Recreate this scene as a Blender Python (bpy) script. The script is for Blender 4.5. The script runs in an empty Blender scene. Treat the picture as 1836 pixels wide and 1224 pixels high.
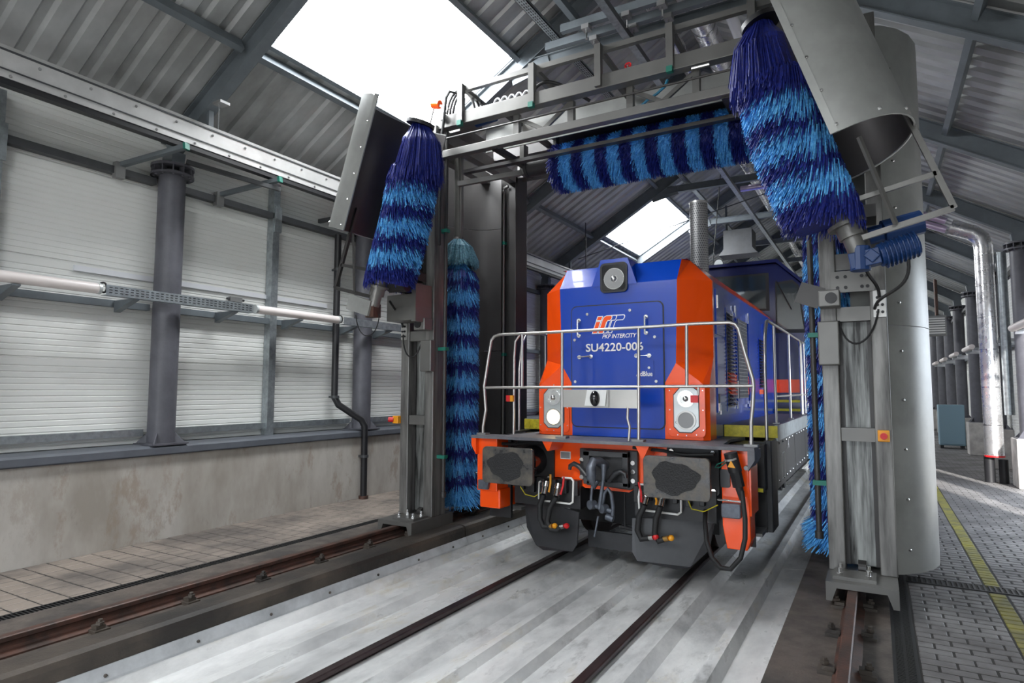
import bpy, bmesh, math, random
from mathutils import Vector, Matrix
random.seed(7)
SC = bpy.context.scene
COL = SC.collection
# ------------------------------------------------------------------ camera
F_PX, YAW, PITCH, ROLL = 1125.72, 0.524933, 0.076221, 0.0023326
CAM = Vector((2.45316, -5.64386, 1.84116))
def _axes():
    fwd = Vector((-math.sin(YAW)*math.cos(PITCH), math.cos(YAW)*math.cos(PITCH), math.sin(PITCH)))
    right = Vector((math.cos(YAW), math.sin(YAW), 0)); up = right.cross(fwd)
    c, s = math.cos(ROLL), math.sin(ROLL)
    return c*right + s*up, -s*right + c*up, fwd
C_R, C_U, C_F = _axes()
cam = bpy.data.objects.new('camera', bpy.data.cameras.new('camera'))
cam.data.sensor_width = 36.0; cam.data.lens = F_PX*36/1836; cam.data.clip_start = 0.05; cam.data.clip_end = 300
m = Matrix((( C_R.x, C_U.x, -C_F.x, CAM.x), (C_R.y, C_U.y, -C_F.y, CAM.y), (C_R.z, C_U.z, -C_F.z, CAM.z), (0, 0, 0, 1)))
cam.matrix_world = m
COL.objects.link(cam); SC.camera = cam
def at(u, v, ax, val):
    """point where the view ray of photo pixel (u, v) meets the plane coordinate[ax] = val"""
    d = C_R*((u-918)/F_PX) - C_U*((v-612)/F_PX) + C_F
    t = (val-CAM[ax])/d[ax]
    return CAM + d*t
# ------------------------------------------------------------------ light
SC.view_settings.view_transform = 'Standard'; SC.view_settings.look = 'None'
SC.view_settings.gamma = 1.0; SC.view_settings.exposure = 0.55; SC.view_settings.use_curve_mapping = False
SKYLIGHT = 22.0
wd = bpy.data.worlds.new('sky'); SC.world = wd; wd.use_nodes = True
bg = wd.node_tree.nodes['Background']; bg.inputs['Color'].default_value = (0.80, 0.89, 1.0, 1); bg.inputs['Strength'].default_value = 4.5
sun = bpy.data.objects.new('sun', bpy.data.lights.new('sun', 'SUN')); COL.objects.link(sun)
sun.data.energy = 9.0; sun.data.angle = 0.03; sun.data.color = (1.0, 0.97, 0.92)
sd = Vector((-0.31, 0.95, -0.42)); sun.rotation_euler = sd.to_track_quat('-Z', 'Y').to_euler()
sun.location = (12, -12, 14)
# ------------------------------------------------------------------ helpers
WT = {}
class MB:
    def __init__(s): s.v = []; s.f = []
    def add(s, vs, fs):
        b = len(s.v); s.v += [tuple(x) for x in vs]; s.f += [tuple(b+i for i in f) for f in fs]; return s
    def box(s, x0, x1, y0, y1, z0, z1):
        return s.add([(x, y, z) for x in (x0, x1) for y in (y0, y1) for z in (z0, z1)],
                     [(0,1,3,2),(4,6,7,5),(0,4,5,1),(2,3,7,6),(0,2,6,4),(1,5,7,3)])
    def beam(s, a, b, w, h, up=(0, 0, 1)):
        a, b = Vector(a), Vector(b); d = (b-a).normalized(); u = Vector(up)
        if abs(d.dot(u)) > .98: u = Vector((0, 1, 0))
        r = d.cross(u).normalized(); u = r.cross(d).normalized()
        vs = [p+r*(i*w/2)+u*(j*h/2) for p in (a, b) for i, j in ((-1,-1),(1,-1),(1,1),(-1,1))]
        return s.add(vs, [(0,1,2,3),(7,6,5,4),(0,4,5,1),(1,5,6,2),(2,6,7,3),(3,7,4,0)])
    def ibeam(s, a, b, w, h, t=.014, up=(0, 0, 1)):
        a, b = Vector(a), Vector(b); d = (b-a).normalized(); u = Vector(up)
        r = d.cross(u).normalized(); u = r.cross(d).normalized()
        s.beam(a+u*(h/2-t/2), b+u*(h/2-t/2), w, t, u); s.beam(a-u*(h/2-t/2), b-u*(h/2-t/2), w, t, u)
        return s.beam(a, b, t, h-2*t, u)
    def prism(s, poly, ax, a, b):
        """2-D polygon extruded along axis ax; the polygon's axes are the other two in x, y, z order"""
        def mk(p, c):
            q = list(p); q.insert(ax, c); return tuple(q)
        n = len(poly)
        return s.add([mk(p, a) for p in poly]+[mk(p, b) for p in poly],
                     [tuple(range(n))[::-1], tuple(range(n, 2*n))]+[(i, (i+1) % n, n+(i+1) % n, n+i) for i in range(n)])
    def tube(s, pts, r, n=8, closed=False):
        pts = [Vector(p) for p in pts]; rs = r if isinstance(r, (list, tuple)) else [r]*len(pts)
        t0 = (pts[1]-pts[0]).normalized(); ref = Vector((0, 0, 1)) if abs(t0.z) < .9 else Vector((1, 0, 0))
        u = t0.cross(ref).normalized(); vs = []
        for i, p in enumerate(pts):
            if i == 0: t = pts[1]-p
            elif i == len(pts)-1: t = p-pts[i-1]
            else: t = (pts[i+1]-p).normalized()+(p-pts[i-1]).normalized()
            t.normalize(); u = (u-t*u.dot(t)).normalized(); w = t.cross(u)
            vs += [p+(u*math.cos(2*math.pi*k/n)+w*math.sin(2*math.pi*k/n))*rs[i] for k in range(n)]
        fs = [(i*n+k, i*n+(k+1) % n, (i+1)*n+(k+1) % n, (i+1)*n+k) for i in range(len(pts)-1) for k in range(n)]
        fs += [tuple(range(n))[::-1], tuple((len(pts)-1)*n+k for k in range(n))]
        return s.add(vs, fs)
    def cyl(s, a, b, r, n=16, r2=None): return s.tube([a, b], [r, r if r2 is None else r2], n)
    def ring(s, c, axis, r0, r1, th, n=24):
        """flat washer round axis"""
        c = Vector(c); ax = Vector(axis).normalized(); ref = Vector((0, 0, 1)) if abs(ax.z) < .9 else Vector((1, 0, 0))
        u = ax.cross(ref).normalized(); w = ax.cross(u); vs = []
        for k in range(n):
            d = u*math.cos(2*math.pi*k/n)+w*math.sin(2*math.pi*k/n)
            vs += [c+d*r0, c+d*r1, c+d*r1+ax*th, c+d*r0+ax*th]
        fs = []
        for k in range(n):
            a, b = 4*k, 4*((k+1) % n)
            for j in range(4): fs.append((a+j, b+j, b+(j+1) % 4, a+(j+1) % 4))
        return s.add(vs, fs)
    def sphere(s, c, r, n=12, m=8, sz=1.0):
        c = Vector(c); vs = [c+Vector((0, 0, r*sz))]
        for j in range(1, m):
            a = math.pi*j/m
            vs += [c+Vector((r*math.sin(a)*math.cos(2*math.pi*k/n), r*math.sin(a)*math.sin(2*math.pi*k/n), r*sz*math.cos(a))) for k in range(n)]
        vs.append(c-Vector((0, 0, r*sz))); fs = [(0, 1+k, 1+(k+1) % n) for k in range(n)]
        for j in range(m-2):
            fs += [(1+j*n+k, 1+(j+1)*n+k, 1+(j+1)*n+(k+1) % n, 1+j*n+(k+1) % n) for k in range(n)]
        L = len(vs)-1; fs += [(L, 1+(m-2)*n+(k+1) % n, 1+(m-2)*n+k) for k in range(n)]
        return s.add(vs, fs)
    def build(s, name, mat, parent=None, smooth=False, bevel=0.0, fix=True):
        n = len(s.v); c = Vector((0, 0, 0))
        if n:
            lo = [min(p[i] for p in s.v) for i in range(3)]; hi = [max(p[i] for p in s.v) for i in range(3)]
            c = Vector(((lo[0]+hi[0])/2, (lo[1]+hi[1])/2, lo[2]))
        me = bpy.data.meshes.new(name); me.from_pydata([tuple(Vector(p)-c) for p in s.v], [], s.f); me.update()
        if fix:
            bm = bmesh.new(); bm.from_mesh(me); bmesh.ops.recalc_face_normals(bm, faces=bm.faces)
            if bevel:
                es = [e for e in bm.edges if len(e.link_faces) == 2 and e.calc_face_angle(0) > .6]
                bmesh.ops.bevel(bm, geom=es, offset=bevel, segments=2, profile=.5, affect='EDGES', clamp_overlap=True)
            bm.to_mesh(me); bm.free()
        if smooth:
            me.polygons.foreach_set('use_smooth', [True]*len(me.polygons))
            try: me.set_sharp_from_angle(angle=math.radians(40))
            except Exception: pass
        return link(name, me, mat, parent, c)
def link(name, me, mat, parent, c):
    o = bpy.data.objects.new(name, me); COL.objects.link(o); c = Vector(c)
    if mat is not None and not me.materials: me.materials.append(M[mat] if isinstance(mat, str) else mat)
    o.location = c; WT[o.name] = c
    if parent is not None:
        o.parent = parent; o.matrix_parent_inverse = Matrix.Translation(-WT[parent.name])
    return o
def place(src, name, c, parent=None):
    """another object that shares the mesh of src, moved to c"""
    o = src.copy(); o.name = name; COL.objects.link(o); o.location = Vector(c); WT[o.name] = Vector(c)
    for k in list(o.keys()): del o[k]
    o.parent = parent
    if parent is not None: o.matrix_parent_inverse = Matrix.Translation(-WT[parent.name])
    return o
def tag(o, label, cat, group=None):
    o['label'] = label; o['category'] = cat
    if group: o['group'] = group
    return o
def thing(name, label, cat, loc, group=None):
    o = bpy.data.objects.new(name, None); COL.objects.link(o); o.location = Vector(loc); o.empty_display_size = .1
    WT[o.name] = Vector(loc); return tag(o, label, cat, group)
def struct(name, loc=(0, 0, 0)):
    o = bpy.data.objects.new(name, None); COL.objects.link(o); o.location = Vector(loc); WT[o.name] = Vector(loc)
    o['kind'] = 'structure'; return o
def stuff(o): o['kind'] = 'stuff'; return o
def rrect(w, h, r, n=4):
    pts = []
    for cx, cy, a0 in ((w/2-r, h/2-r, 0), (-w/2+r, h/2-r, 90), (-w/2+r, -h/2+r, 180), (w/2-r, -h/2+r, 270)):
        for k in range(n+1):
            a = math.radians(a0+90*k/n); pts.append((cx+r*math.cos(a), cy+r*math.sin(a)))
    return pts
def bez(p0, p1, p2, p3, n=14):
    p0, p1, p2, p3 = map(Vector, (p0, p1, p2, p3)); out = []
    for i in range(n+1):
        t = i/n; out.append(p0*(1-t)**3+p1*3*t*(1-t)**2+p2*3*t*t*(1-t)+p3*t**3)
    return out
# ------------------------------------------------------------------ materials
M = {}
def mat(name, col, rough=.5, metal=0.0, var=0.0, scale=6.0, col2=None, bump=0.0, bscale=60.0, coat=0.0, stretch=None, spec=.5, detail=5.0, rvar=0.0, lo=.38, hi=.62):
    m = bpy.data.materials.new(name); m.use_nodes = True; nt = m.node_tree; b = nt.nodes['Principled BSDF']
    b.inputs['Base Color'].default_value = (*col, 1); b.inputs['Roughness'].default_value = rough; b.inputs['Metallic'].default_value = metal
    b.inputs['Specular IOR Level'].default_value = spec
    if coat: b.inputs['Coat Weight'].default_value = coat; b.inputs['Coat Roughness'].default_value = .04
    if var or bump or rvar:
        tc = nt.nodes.new('ShaderNodeTexCoord'); mp = nt.nodes.new('ShaderNodeMapping'); geo = nt.nodes.new('ShaderNodeNewGeometry')
        nt.links.new(geo.outputs['Position'], mp.inputs['Vector'])
        if stretch: mp.inputs['Scale'].default_value = stretch
    if var or rvar:
        nz = nt.nodes.new('ShaderNodeTexNoise'); nz.inputs['Scale'].default_value = scale; nz.inputs['Detail'].default_value = detail
        nz.inputs['Roughness'].default_value = .62
        nt.links.new(mp.outputs[0], nz.inputs['Vector'])
        rp = nt.nodes.new('ShaderNodeMapRange'); rp.inputs['From Min'].default_value = lo; rp.inputs['From Max'].default_value = hi
        nt.links.new(nz.outputs['Fac'], rp.inputs['Value'])
        if var:
            mx = nt.nodes.new('ShaderNodeMix'); mx.data_type = 'RGBA'
            c2 = col2 if col2 else tuple(c*(1-var) for c in col)
            mx.inputs[6].default_value = (*col, 1); mx.inputs[7].default_value = (*c2, 1)
            nt.links.new(rp.outputs['Result'], mx.inputs[0]); nt.links.new(mx.outputs[2], b.inputs['Base Color'])
        if rvar:
            mr = nt.nodes.new('ShaderNodeMapRange'); mr.inputs['To Min'].default_value = max(.02, rough-rvar); mr.inputs['To Max'].default_value = min(1, rough+rvar)
            nt.links.new(rp.outputs['Result'], mr.inputs['Value']); nt.links.new(mr.outputs['Result'], b.inputs['Roughness'])
    if bump:
        nb = nt.nodes.new('ShaderNodeTexNoise'); nb.inputs['Scale'].default_value = bscale; nb.inputs['Detail'].default_value = 4
        nt.links.new(mp.outputs[0], nb.inputs['Vector']); bp = nt.nodes.new('ShaderNodeBump'); bp.inputs['Strength'].default_value = bump; bp.inputs['Distance'].default_value = .01
        nt.links.new(nb.outputs['Fac'], bp.inputs['Height']); nt.links.new(bp.outputs['Normal'], b.inputs['Normal'])
    M[name] = m; return m
def emit(name, col, strength):
    m = bpy.data.materials.new(name); m.use_nodes = True; nt = m.node_tree; b = nt.nodes['Principled BSDF']
    b.inputs['Base Color'].default_value = (*col, 1); b.inputs['Emission Color'].default_value = (*col, 1); b.inputs['Emission Strength'].default_value = strength
    M[name] = m; return m
emit('skylight_pane', (.95, .98, 1.0), SKYLIGHT)
emit('lamp_lit', (1.0, .78, .40), 6.0)
mat('orange', (1.0, .088, .002), .26, coat=.35)
mat('blue', (.002, .050, .42), .24, coat=.35)
mat('navy', (.010, .014, .085), .2, coat=.6)
mat('yellow', (.72, .62, .03), .45, var=.25, scale=20)
mat('platform_grey', (.16, .16, .18), .55, var=.25, scale=9, bump=.25, bscale=120)
mat('galvanised', (.42, .46, .48), .42, metal=.75, var=.28, scale=14, bump=.08)
mat('frame_grey', (.036, .037, .041), .38, var=.2, scale=7)
mat('black', (.012, .012, .014), .45)
mat('rubber', (.012, .012, .013), .62)
mat('black_gloss', (.008, .008, .01), .12, coat=.5)
mat('buffer_face', (.055, .055, .058), .42, metal=.35, var=.6, scale=8, col2=(.13, .115, .095), bump=.15, bscale=40, rvar=.15)
mat('grease', (.012, .012, .013), .6, bump=.9, bscale=70)
mat('chrome', (.72, .72, .72), .18, metal=1)
mat('stainless', (.50, .49, .47), .34, metal=.7, var=.12, scale=3, lo=.2, hi=.8)
mat('rail_tube', (.54, .52, .50), .32, metal=.85)
mat('steel_blue', (.12, .135, .165), .42, metal=.4, var=.3, scale=18)
mat('white_paint', (.82, .82, .80), .4)
mat('text_white', (.86, .86, .86), .45)
mat('red', (.62, .012, .015), .4)
mat('amber', (.80, .33, .01), .4)
mat('green_cap', (.01, .16, .115), .5)
mat('glass', (.04, .05, .055), .03, spec=.9, coat=1)
mat('lamp_reflector', (.78, .78, .76), .12, metal=.95)
mat('lamp_housing', (.55, .58, .58), .3, metal=.4)
mat('mesh_grey', (.26, .26, .26), .5, metal=.5)
mat('mesh_blue', (.05, .06, .10), .4, metal=.3)
# building
def tray_mat():
    m = mat('tray', (.74, .745, .74), .40, var=.5, scale=1.3, col2=(.34, .345, .35), bump=.14, bscale=22, stretch=(1, .45, 1), rvar=.15, lo=.40, hi=.66)
    nt = m.node_tree; b = nt.nodes['Principled BSDF']; src = b.inputs['Base Color'].links[0].from_socket
    mp = [n for n in nt.nodes if n.type == 'MAPPING'][0]
    def layer(src, scale, lo, hi, col, fac): return add_layer(nt, mp, src, scale, lo, hi, col, fac)
    s2 = layer(src, 2.6, .54, .70, (.50, .42, .26), .75); s2 = layer(s2, 5.5, .57, .66, (.27, .27, .27), .7); s2 = layer(s2, .8, .5, .62, (.86, .86, .85), .7)
    nt.links.new(s2, b.inputs['Base Color'])
def add_layer(nt, mp, src, scale, lo, hi, col, fac):
    if True:
        nz = nt.nodes.new('ShaderNodeTexNoise'); nz.inputs['Scale'].default_value = scale; nz.inputs['Detail'].default_value = 8; nz.inputs['Roughness'].default_value = .7
        nz.noise_dimensions = '4D'; nz.inputs['W'].default_value = scale*3.1; nt.links.new(mp.outputs[0], nz.inputs['Vector'])
        r = nt.nodes.new('ShaderNodeMapRange'); r.inputs['From Min'].default_value = lo; r.inputs['From Max'].default_value = hi; r.inputs['To Max'].default_value = fac
        nt.links.new(nz.outputs['Fac'], r.inputs['Value']); mx = nt.nodes.new('ShaderNodeMix'); mx.data_type = 'RGBA'
        nt.links.new(r.outputs['Result'], mx.inputs[0]); nt.links.new(src, mx.inputs[6]); mx.inputs[7].default_value = (*col, 1); return mx.outputs[2]
def stain(name, layers):
    nt = M[name].node_tree; b = nt.nodes['Principled BSDF']; mp = [n for n in nt.nodes if n.type == 'MAPPING'][0]; s = b.inputs['Base Color'].links[0].from_socket
    for l in layers: s = add_layer(nt, mp, s, *l)
    nt.links.new(s, b.inputs['Base Color'])
mat('concrete', (.46, .435, .40), .8, var=.35, scale=1.3, col2=(.30, .27, .235), bump=.25, bscale=30, stretch=(1, 1, .45))
stain('concrete', [(2.2, .55, .62, (.26, .20, .15), .6), (.9, .56, .60, (.33, .29, .25), .65), (6, .6, .68, (.2, .17, .15), .5)])
mat('concrete_block', (.46, .44, .42), .85, var=.3, scale=4, bump=.3)
mat('paver', (.165, .16, .16), .6, var=.32, scale=2.2, col2=(.105, .10, .10), bump=.35, bscale=70, rvar=.12)
mat('paver_left', (.27, .225, .19), .75, var=.5, scale=1.1, col2=(.11, .095, .085), bump=.3, bscale=60, rvar=.12)
mat('joint', (.03, .028, .026), .9, var=.2)
mat('yellow_paver', (.25, .225, .035), .65, var=.4, scale=4, col2=(.15, .14, .05), bump=.3)
tray_mat()
mat('tray_edge', (.56, .58, .60), .4, var=.3, scale=3, bump=.1)
mat('kerb', (.028, .024, .021), .55, var=.55, scale=1.6, col2=(.085, .068, .054), bump=.3)
mat('strip', (.115, .094, .08), .6, var=.45, scale=2.2, col2=(.05, .044, .04), bump=.25, rvar=.15)
mat('rust', (.115, .055, .04), .5, metal=.25, var=.4, scale=7, col2=(.055, .036, .03), bump=.2)
mat('rail_brown', (.062, .042, .042), .34, metal=.45, var=.3, scale=6)
mat('grate', (.02, .02, .021), .5, metal=.4)
mat('wall_panel', (.72, .725, .70), .38, var=.06, scale=.8)
mat('ledge', (.115, .125, .145), .4, var=.15, scale=4)
mat('column', (.098, .098, .115), .5, var=.2, scale=6, bump=.1)
mat('girt_dark', (.055, .058, .062), .5, var=.2)
mat('rafter', (.13, .15, .165), .48, var=.2, scale=3)
mat('roof', (.46, .47, .47), .42, metal=.25, var=.35, scale=1.0, col2=(.28, .285, .28), stretch=(.4, 1, 1))
mat('roof_end', (.45, .45, .45), .6)
mat('gutter', (.60, .595, .585), .35, metal=.3, var=.15, scale=3)
mat('lamp_tube', (.70, .64, .62), .35)
mat('pvc', (.66, .67, .70), .4)
mat('foil', (.78, .77, .78), .3, metal=.85, var=.15, scale=8, bump=.35, bscale=14, rvar=.08)
mat('pink_foil', (.60, .50, .66), .3, metal=.6, bump=.2, bscale=14)
mat('wash_steel', (.20, .196, .186), .4, metal=.45, var=.4, scale=1.6, lo=.25, hi=.8, detail=3)
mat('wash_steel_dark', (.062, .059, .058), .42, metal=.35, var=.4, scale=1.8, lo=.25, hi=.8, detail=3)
mat('wash_streaked', (.32, .33, .32), .4, metal=.35, var=.85, scale=2.2, col2=(.02, .02, .019), stretch=(6, 6, .4), lo=.38, hi=.62, detail=5)
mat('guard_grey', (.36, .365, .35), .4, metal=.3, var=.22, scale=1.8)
mat('wash_post', (.23, .225, .215), .4, metal=.4, var=.7, scale=2.0, col2=(.04, .039, .037), stretch=(5, 5, .5), lo=.38, hi=.72, detail=5)
mat('guard_dirt_shade', (.055, .05, .05), .38, metal=.5, var=.4, scale=1.5, lo=.25, hi=.8)  # inside of the guards: dirty metal, with their sheltered shade put into the colour
mat('cabinet_blue', (.18, .28, .34), .5)
mat('motor_blue', (.008, .04, .15), .4)
mat('bristle_light', (.17, .56, .95), .55, var=.5, scale=45, col2=(.05, .30, .72))
mat('bristle_dark', (.010, .012, .13), .55, var=.5, scale=45, col2=(.014, .03, .28))
mat('bristle_pale', (.16, .36, .46), .55, var=.5, scale=45, col2=(.04, .12, .17))
mat('hose_blue', (.015, .21, .36), .4)
mat('brass', (.60, .36, .12), .3, metal=.9)
# ================================================================== the setting
GZ = .15                                   # level of both pavements; the running rails' heads are z = 0
Y_NEAR, Y_FAR = -14.44, 44.6
SP = 3.28
def YK(k): return -1.32+SP*k
KS = list(range(-4, 15))
SL = .6; CS = 1/math.sqrt(1+SL*SL)
def ZB(x): return 7.46-SL*abs(x)           # underside of the rafters
DECK = .34
floor = struct('floor', (0, 0, -.3))
MB().box(-5.2, 5.2, Y_NEAR, Y_FAR, -.45, -.22).build('base_slab', 'strip', floor)
prof = [(-1.79,.05),(-1.77,.03),(-1.70,-.06),(-1.62,-.075),(-1.41,-.085),(-1.37,-.018),(-1.275,-.018),(-1.225,-.085),(-.90,-.062),(-.60,-.056),(-.47,-.035),(-.38,-.105),(-.17,-.105),(-.135,-.048),(-.075,-.048),(-.035,-.105),(.20,-.105),(.235,-.048),(.295,-.048),(.335,-.105),(.60,-.062),(.86,-.05),(.98,-.03),(1.06,-.10),(1.33,-.10),(1.37,-.018),(1.445,-.018),(1.49,-.10),(1.80,-.07)]
prof = prof+[(1.80,-.22),(-1.79,-.22)]
ys = [Y_NEAR, -7.2, 1.90, 8.2, 14.6, 21, 28, 36, Y_FAR]
for a, b in zip(ys[:-1], ys[1:]):
    MB().prism(prof, 1, a+.006, b-.006).build('tray_plate', 'tray', floor)
# flashing with small bolts, and the dark kerb in lengths
ke = [Y_NEAR, -4.4, .62, 6.4, 12.5, 20, 32, Y_FAR]
for a, b in zip(ke[:-1], ke[1:]):
    MB().prism([(-2.08,-.2),(-2.08,.20),(-2.05,.235),(-1.86,.24),(-1.815,.225),(-1.80,.19),(-1.80,-.2)], 1, a+.015, b-.015).build('kerb_length', 'kerb', floor)
    MB().prism([(-1.80,.11),(-1.792,.11),(-1.762,.035),(-1.762,.02),(-1.80,.02)], 1, a+.004, b-.004).build('kerb_flashing', 'tray_edge', floor)
b0 = MB().sphere((0, 0, 0), .012, 6, 4).build('flashing_bolt', 'kerb', floor)
yb = -3.4; first = True
while yb < 3.0:
    if first: b0.location = (-1.764, yb, .048); WT[b0.name] = Vector(b0.location); first = False
    else: place(b0, 'flashing_bolt', (-1.764, yb, .048), floor)
    yb += .62
MB().box(-3.0, -2.08, Y_NEAR, Y_FAR, -.2, .19).build('rail_bed', 'strip', floor)
MB().box(1.81, 2.48, Y_NEAR, Y_FAR, -.2, .15).build('rail_bed', 'strip', floor)
MB().box(-4.62, -3.26, Y_NEAR, Y_FAR, -.2, .1455).build('paving_bed', 'joint', floor)
MB().box(2.62, 4.98, Y_NEAR, Y_FAR, -.2, .1455).build('paving_bed', 'joint', floor)
# slotted drains: channel floor, edge bars, cross bars
def drain(x0, x1, y0, y1, along='y', pitch=.03):
    MB().box(x0, x1, y0, y1, -.2, .06).build('drain_channel', 'black', floor)
    m = MB()
    if along == 'y':
        m.box(x0, x0+.02, y0, y1, .06, .15).box(x1-.02, x1, y0, y1, .06, .15).box((x0+x1)/2-.008, (x0+x1)/2+.008, y0, y1, .12, .148)
        y = y0
        while y < min(y1, 14): m.box(x0+.02, x1-.02, y, y+.013, .125, .149); y += pitch
    else:
        m.box(x0, x1, y0, y0+.018, .06, .152).box(x0, x1, y1-.018, y1, .06, .152)
        x = x0
        while x < x1: m.box(x, x+.016, y0+.018, y1-.018, .125, .151); x += .038
    stuff(m.build('drain_grate', 'grate', floor))
drain(-3.26, -3.0, -6, Y_FAR); drain(2.48, 2.62, -4, Y_FAR, pitch=.022)
# pavers: the largest in view are objects, the rest one joined part each side
def visible(x, y, z=GZ):
    d = Vector((x, y, z))-CAM; w = d.dot(C_F)
    if w < .3: return None
    u = 918+F_PX*d.dot(C_R)/w; v = 612-F_PX*d.dot(C_U)/w
    return w if -20 < u < 1856 and v < 1244 else None
def pave(cells, dy, mats, maxn=300):
    seen, rest = [], []
    for (x0, x1, y, mt) in cells:
        w = visible((x0+x1)/2, y)
        if w is not None: seen.append((w, x0, x1, y, mt))
        elif y > -6: rest.append((x0, x1, y, mt))
    seen.sort(); cache = {}
    for i, (w, x0, x1, y, mt) in enumerate(seen):
        if i >= maxn: rest.append((x0, x1, y, mt)); continue
        key = (round(x1-x0, 3), mt); c = ((x0+x1)/2, y, GZ-.02+random.uniform(-.0015, .0015))
        if key not in cache:
            hw, hd = (x1-x0)/2-.0065, dy/2-.0065
            m = MB(); t = .006
            m.add([(-hw,-hd,0),(hw,-hd,0),(hw,hd,0),(-hw,hd,0),(-hw,-hd,.015),(hw,-hd,.015),(hw,hd,.015),(-hw,hd,.015),(-hw+t,-hd+t,.02),(hw-t,-hd+t,.02),(hw-t,hd-t,.02),(-hw+t,hd-t,.02)],
                  [(0,1,5,4),(1,2,6,5),(2,3,7,6),(3,0,4,7),(4,5,9,8),(5,6,10,9),(6,7,11,10),(7,4,8,11),(8,9,10,11)])
            o = m.build('paver', mt, floor); o.location = c; WT[o.name] = Vector(c); cache[key] = o
        else: place(cache[key], 'paver', c, floor)
    for mt in mats:
        m = MB(); q = 0
        for (x0, x1, y, t2) in rest:
            if t2 != mt or y > 26: continue
            hw = .005; q += 1
            m.add([(x0+.0065,y-dy/2+.0065,GZ-.002),(x1-.0065,y-dy/2+.0065,GZ-.002),(x1-.0065,y+dy/2-.0065,GZ-.002),(x0+.0065,y+dy/2-.0065,GZ-.002),
                   (x0+.0065,y-dy/2+.0065,GZ-.015),(x1-.0065,y-dy/2+.0065,GZ-.015),(x1-.0065,y+dy/2-.0065,GZ-.015),(x0+.0065,y+dy/2-.0065,GZ-.015)],
                  [(0,1,2,3),(0,4,5,1),(1,5,6,2),(2,6,7,3),(3,7,4,0)])
        if q: stuff(m.build('paving_field', mt, floor, fix=False))
cells = []; y = -2.6; r = 0
while y < 26:
    if not (1.08 < y < 1.27):
        for xa, xb in ((2.625, 3.20), (3.325, 4.95)):
            x = xa-(.1 if r % 2 else 0)
            while x < xb-.01:
                a, b = max(x, xa), min(x+.2, xb)
                if b-a > .03: cells.append((a, b, y, 'paver'))
                x += .2
        cells.append((3.20, 3.325, y, 'yellow_paver'))
    y += .1; r += 1
pave(cells, .1, ('paver', 'yellow_paver'))
drain(2.62, 4.6, 1.08, 1.28, 'x')
cells = []; y = -6; r = 0
while y < 26:
    x = -4.6-(.08 if r % 2 else 0)
    while x < -3.27:
        a, b = max(x, -4.6), min(x+.16, -3.262)
        if b-a > .03: cells.append((a, b, y, 'paver_left'))
        x += .16
    y += .2; r += 1
pave(cells, .2, ('paver_left',))
# ------------------------------------------------------------------ left wall
wall_l = struct('wall_left', (-4.9, 0, .15))
MB().box(-5.15, -4.60, Y_NEAR, Y_FAR, -.2, 1.09).build('plinth', 'concrete', wall_l)
MB().prism([(-5.1,1.09),(-4.575,1.09),(-4.575,1.105),(-4.55,1.105),(-4.55,1.175),(-4.60,1.195),(-5.1,1.21)], 1, Y_NEAR, Y_FAR).build('ledge', 'ledge', wall_l)
def ribbed(z0, z1, x, s):
    pts = [(x, z0)]; z = z0+.03; pts.append((x-s*.012, z0+.006)); pts = [(x-s*.014, z0), (x-s*.014, z0+.006), (x, z0+.012)]
    z = z0+.055
    while z < z1-.05:
        pts += [(x, z), (x-s*.006, z+.006), (x-s*.006, z+.012), (x, z+.018)]; z += .062
    pts += [(x, z1-.012), (x-s*.014, z1-.006), (x-s*.014, z1)]
    return pts+[(x-s*.09, z1), (x-s*.09, z0)]
rows = [(1.20, 2.16), (2.16, 3.19), (3.19, 4.22), (4.22, 4.98)]
for z0, z1 in rows:
    for a, b in ((Y_NEAR, YK(-1)), (YK(-1), YK(1)), (YK(1), YK(3)), (YK(3), YK(6)), (YK(6), Y_FAR)):
        MB().prism(ribbed(z0, z1, -4.95, 1), 1, a, b).build('wall_panel', 'wall_panel', wall_l)
def column(x, y, z0, parent, s):
    o = MB().cyl((x, y, z0), (x, y, 4.42), .147, 28).build('column', 'column', parent, smooth=True)
    m = MB().cyl((x, y, 4.36), (x, y, 4.385), .235, 28).cyl((x, y, 4.46), (x, y, 4.49), .235, 28)
    for k in range(12):
        a = math.pi*k/6; d = Vector((math.cos(a), math.sin(a), 0)); c = Vector((x, y, 4.42))
        m.beam(c+d*.13, c+d*.225, .012, .09)
        m.cyl(c+d*.2+Vector((0, 0, -.075)), c+d*.2+Vector((0, 0, -.03)), .016, 6)
    m.build('cap_flange', 'column', o)
    m = MB().box(x-.21, x+.21, y-.21, y+.21, z0, z0+.018)
    for k in range(4):
        a = math.pi/4+math.pi*k/2; d = Vector((math.cos(a), math.sin(a), 0)); c = Vector((x, y, z0+.018))
        m.add([c+d*.145, c+d*.26, c+d*.145+Vector((0,0,.12)), c+d*.145+d.cross(Vector((0,0,1)))*.012, c+d*.26+d.cross(Vector((0,0,1)))*.012, c+d*.145+d.cross(Vector((0,0,1)))*.012+Vector((0,0,.12))],
              [(0,1,2),(5,4,3),(0,3,4,1),(1,4,5,2),(2,5,3,0)])
    m.build('base_plate', 'column', o)
    MB().beam((x, y, 4.49), (x-s*.02, y, 4.66), .2, .16).build('rafter_shoe', 'rafter', o)
    return o
for k in range(-4, 14): column(-4.76, YK(k), 1.20, wall_l, -1)
for k in range(-4, 13):
    y0, y1 = YK(k)+.15, YK(k+1)-.15
    MB().box(-4.92, -4.82, y0, y1, 4.24, 4.32).build('girt', 'girt_dark', wall_l)
    MB().box(-4.92, -4.84, y0, y1, 2.745, 2.82).build('girt', 'galvanised' if 0 else 'rafter', wall_l)
    MB().box(-4.93, -4.86, y0, y1, 1.30, 1.375).build('girt', 'galvanised', wall_l)
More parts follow.
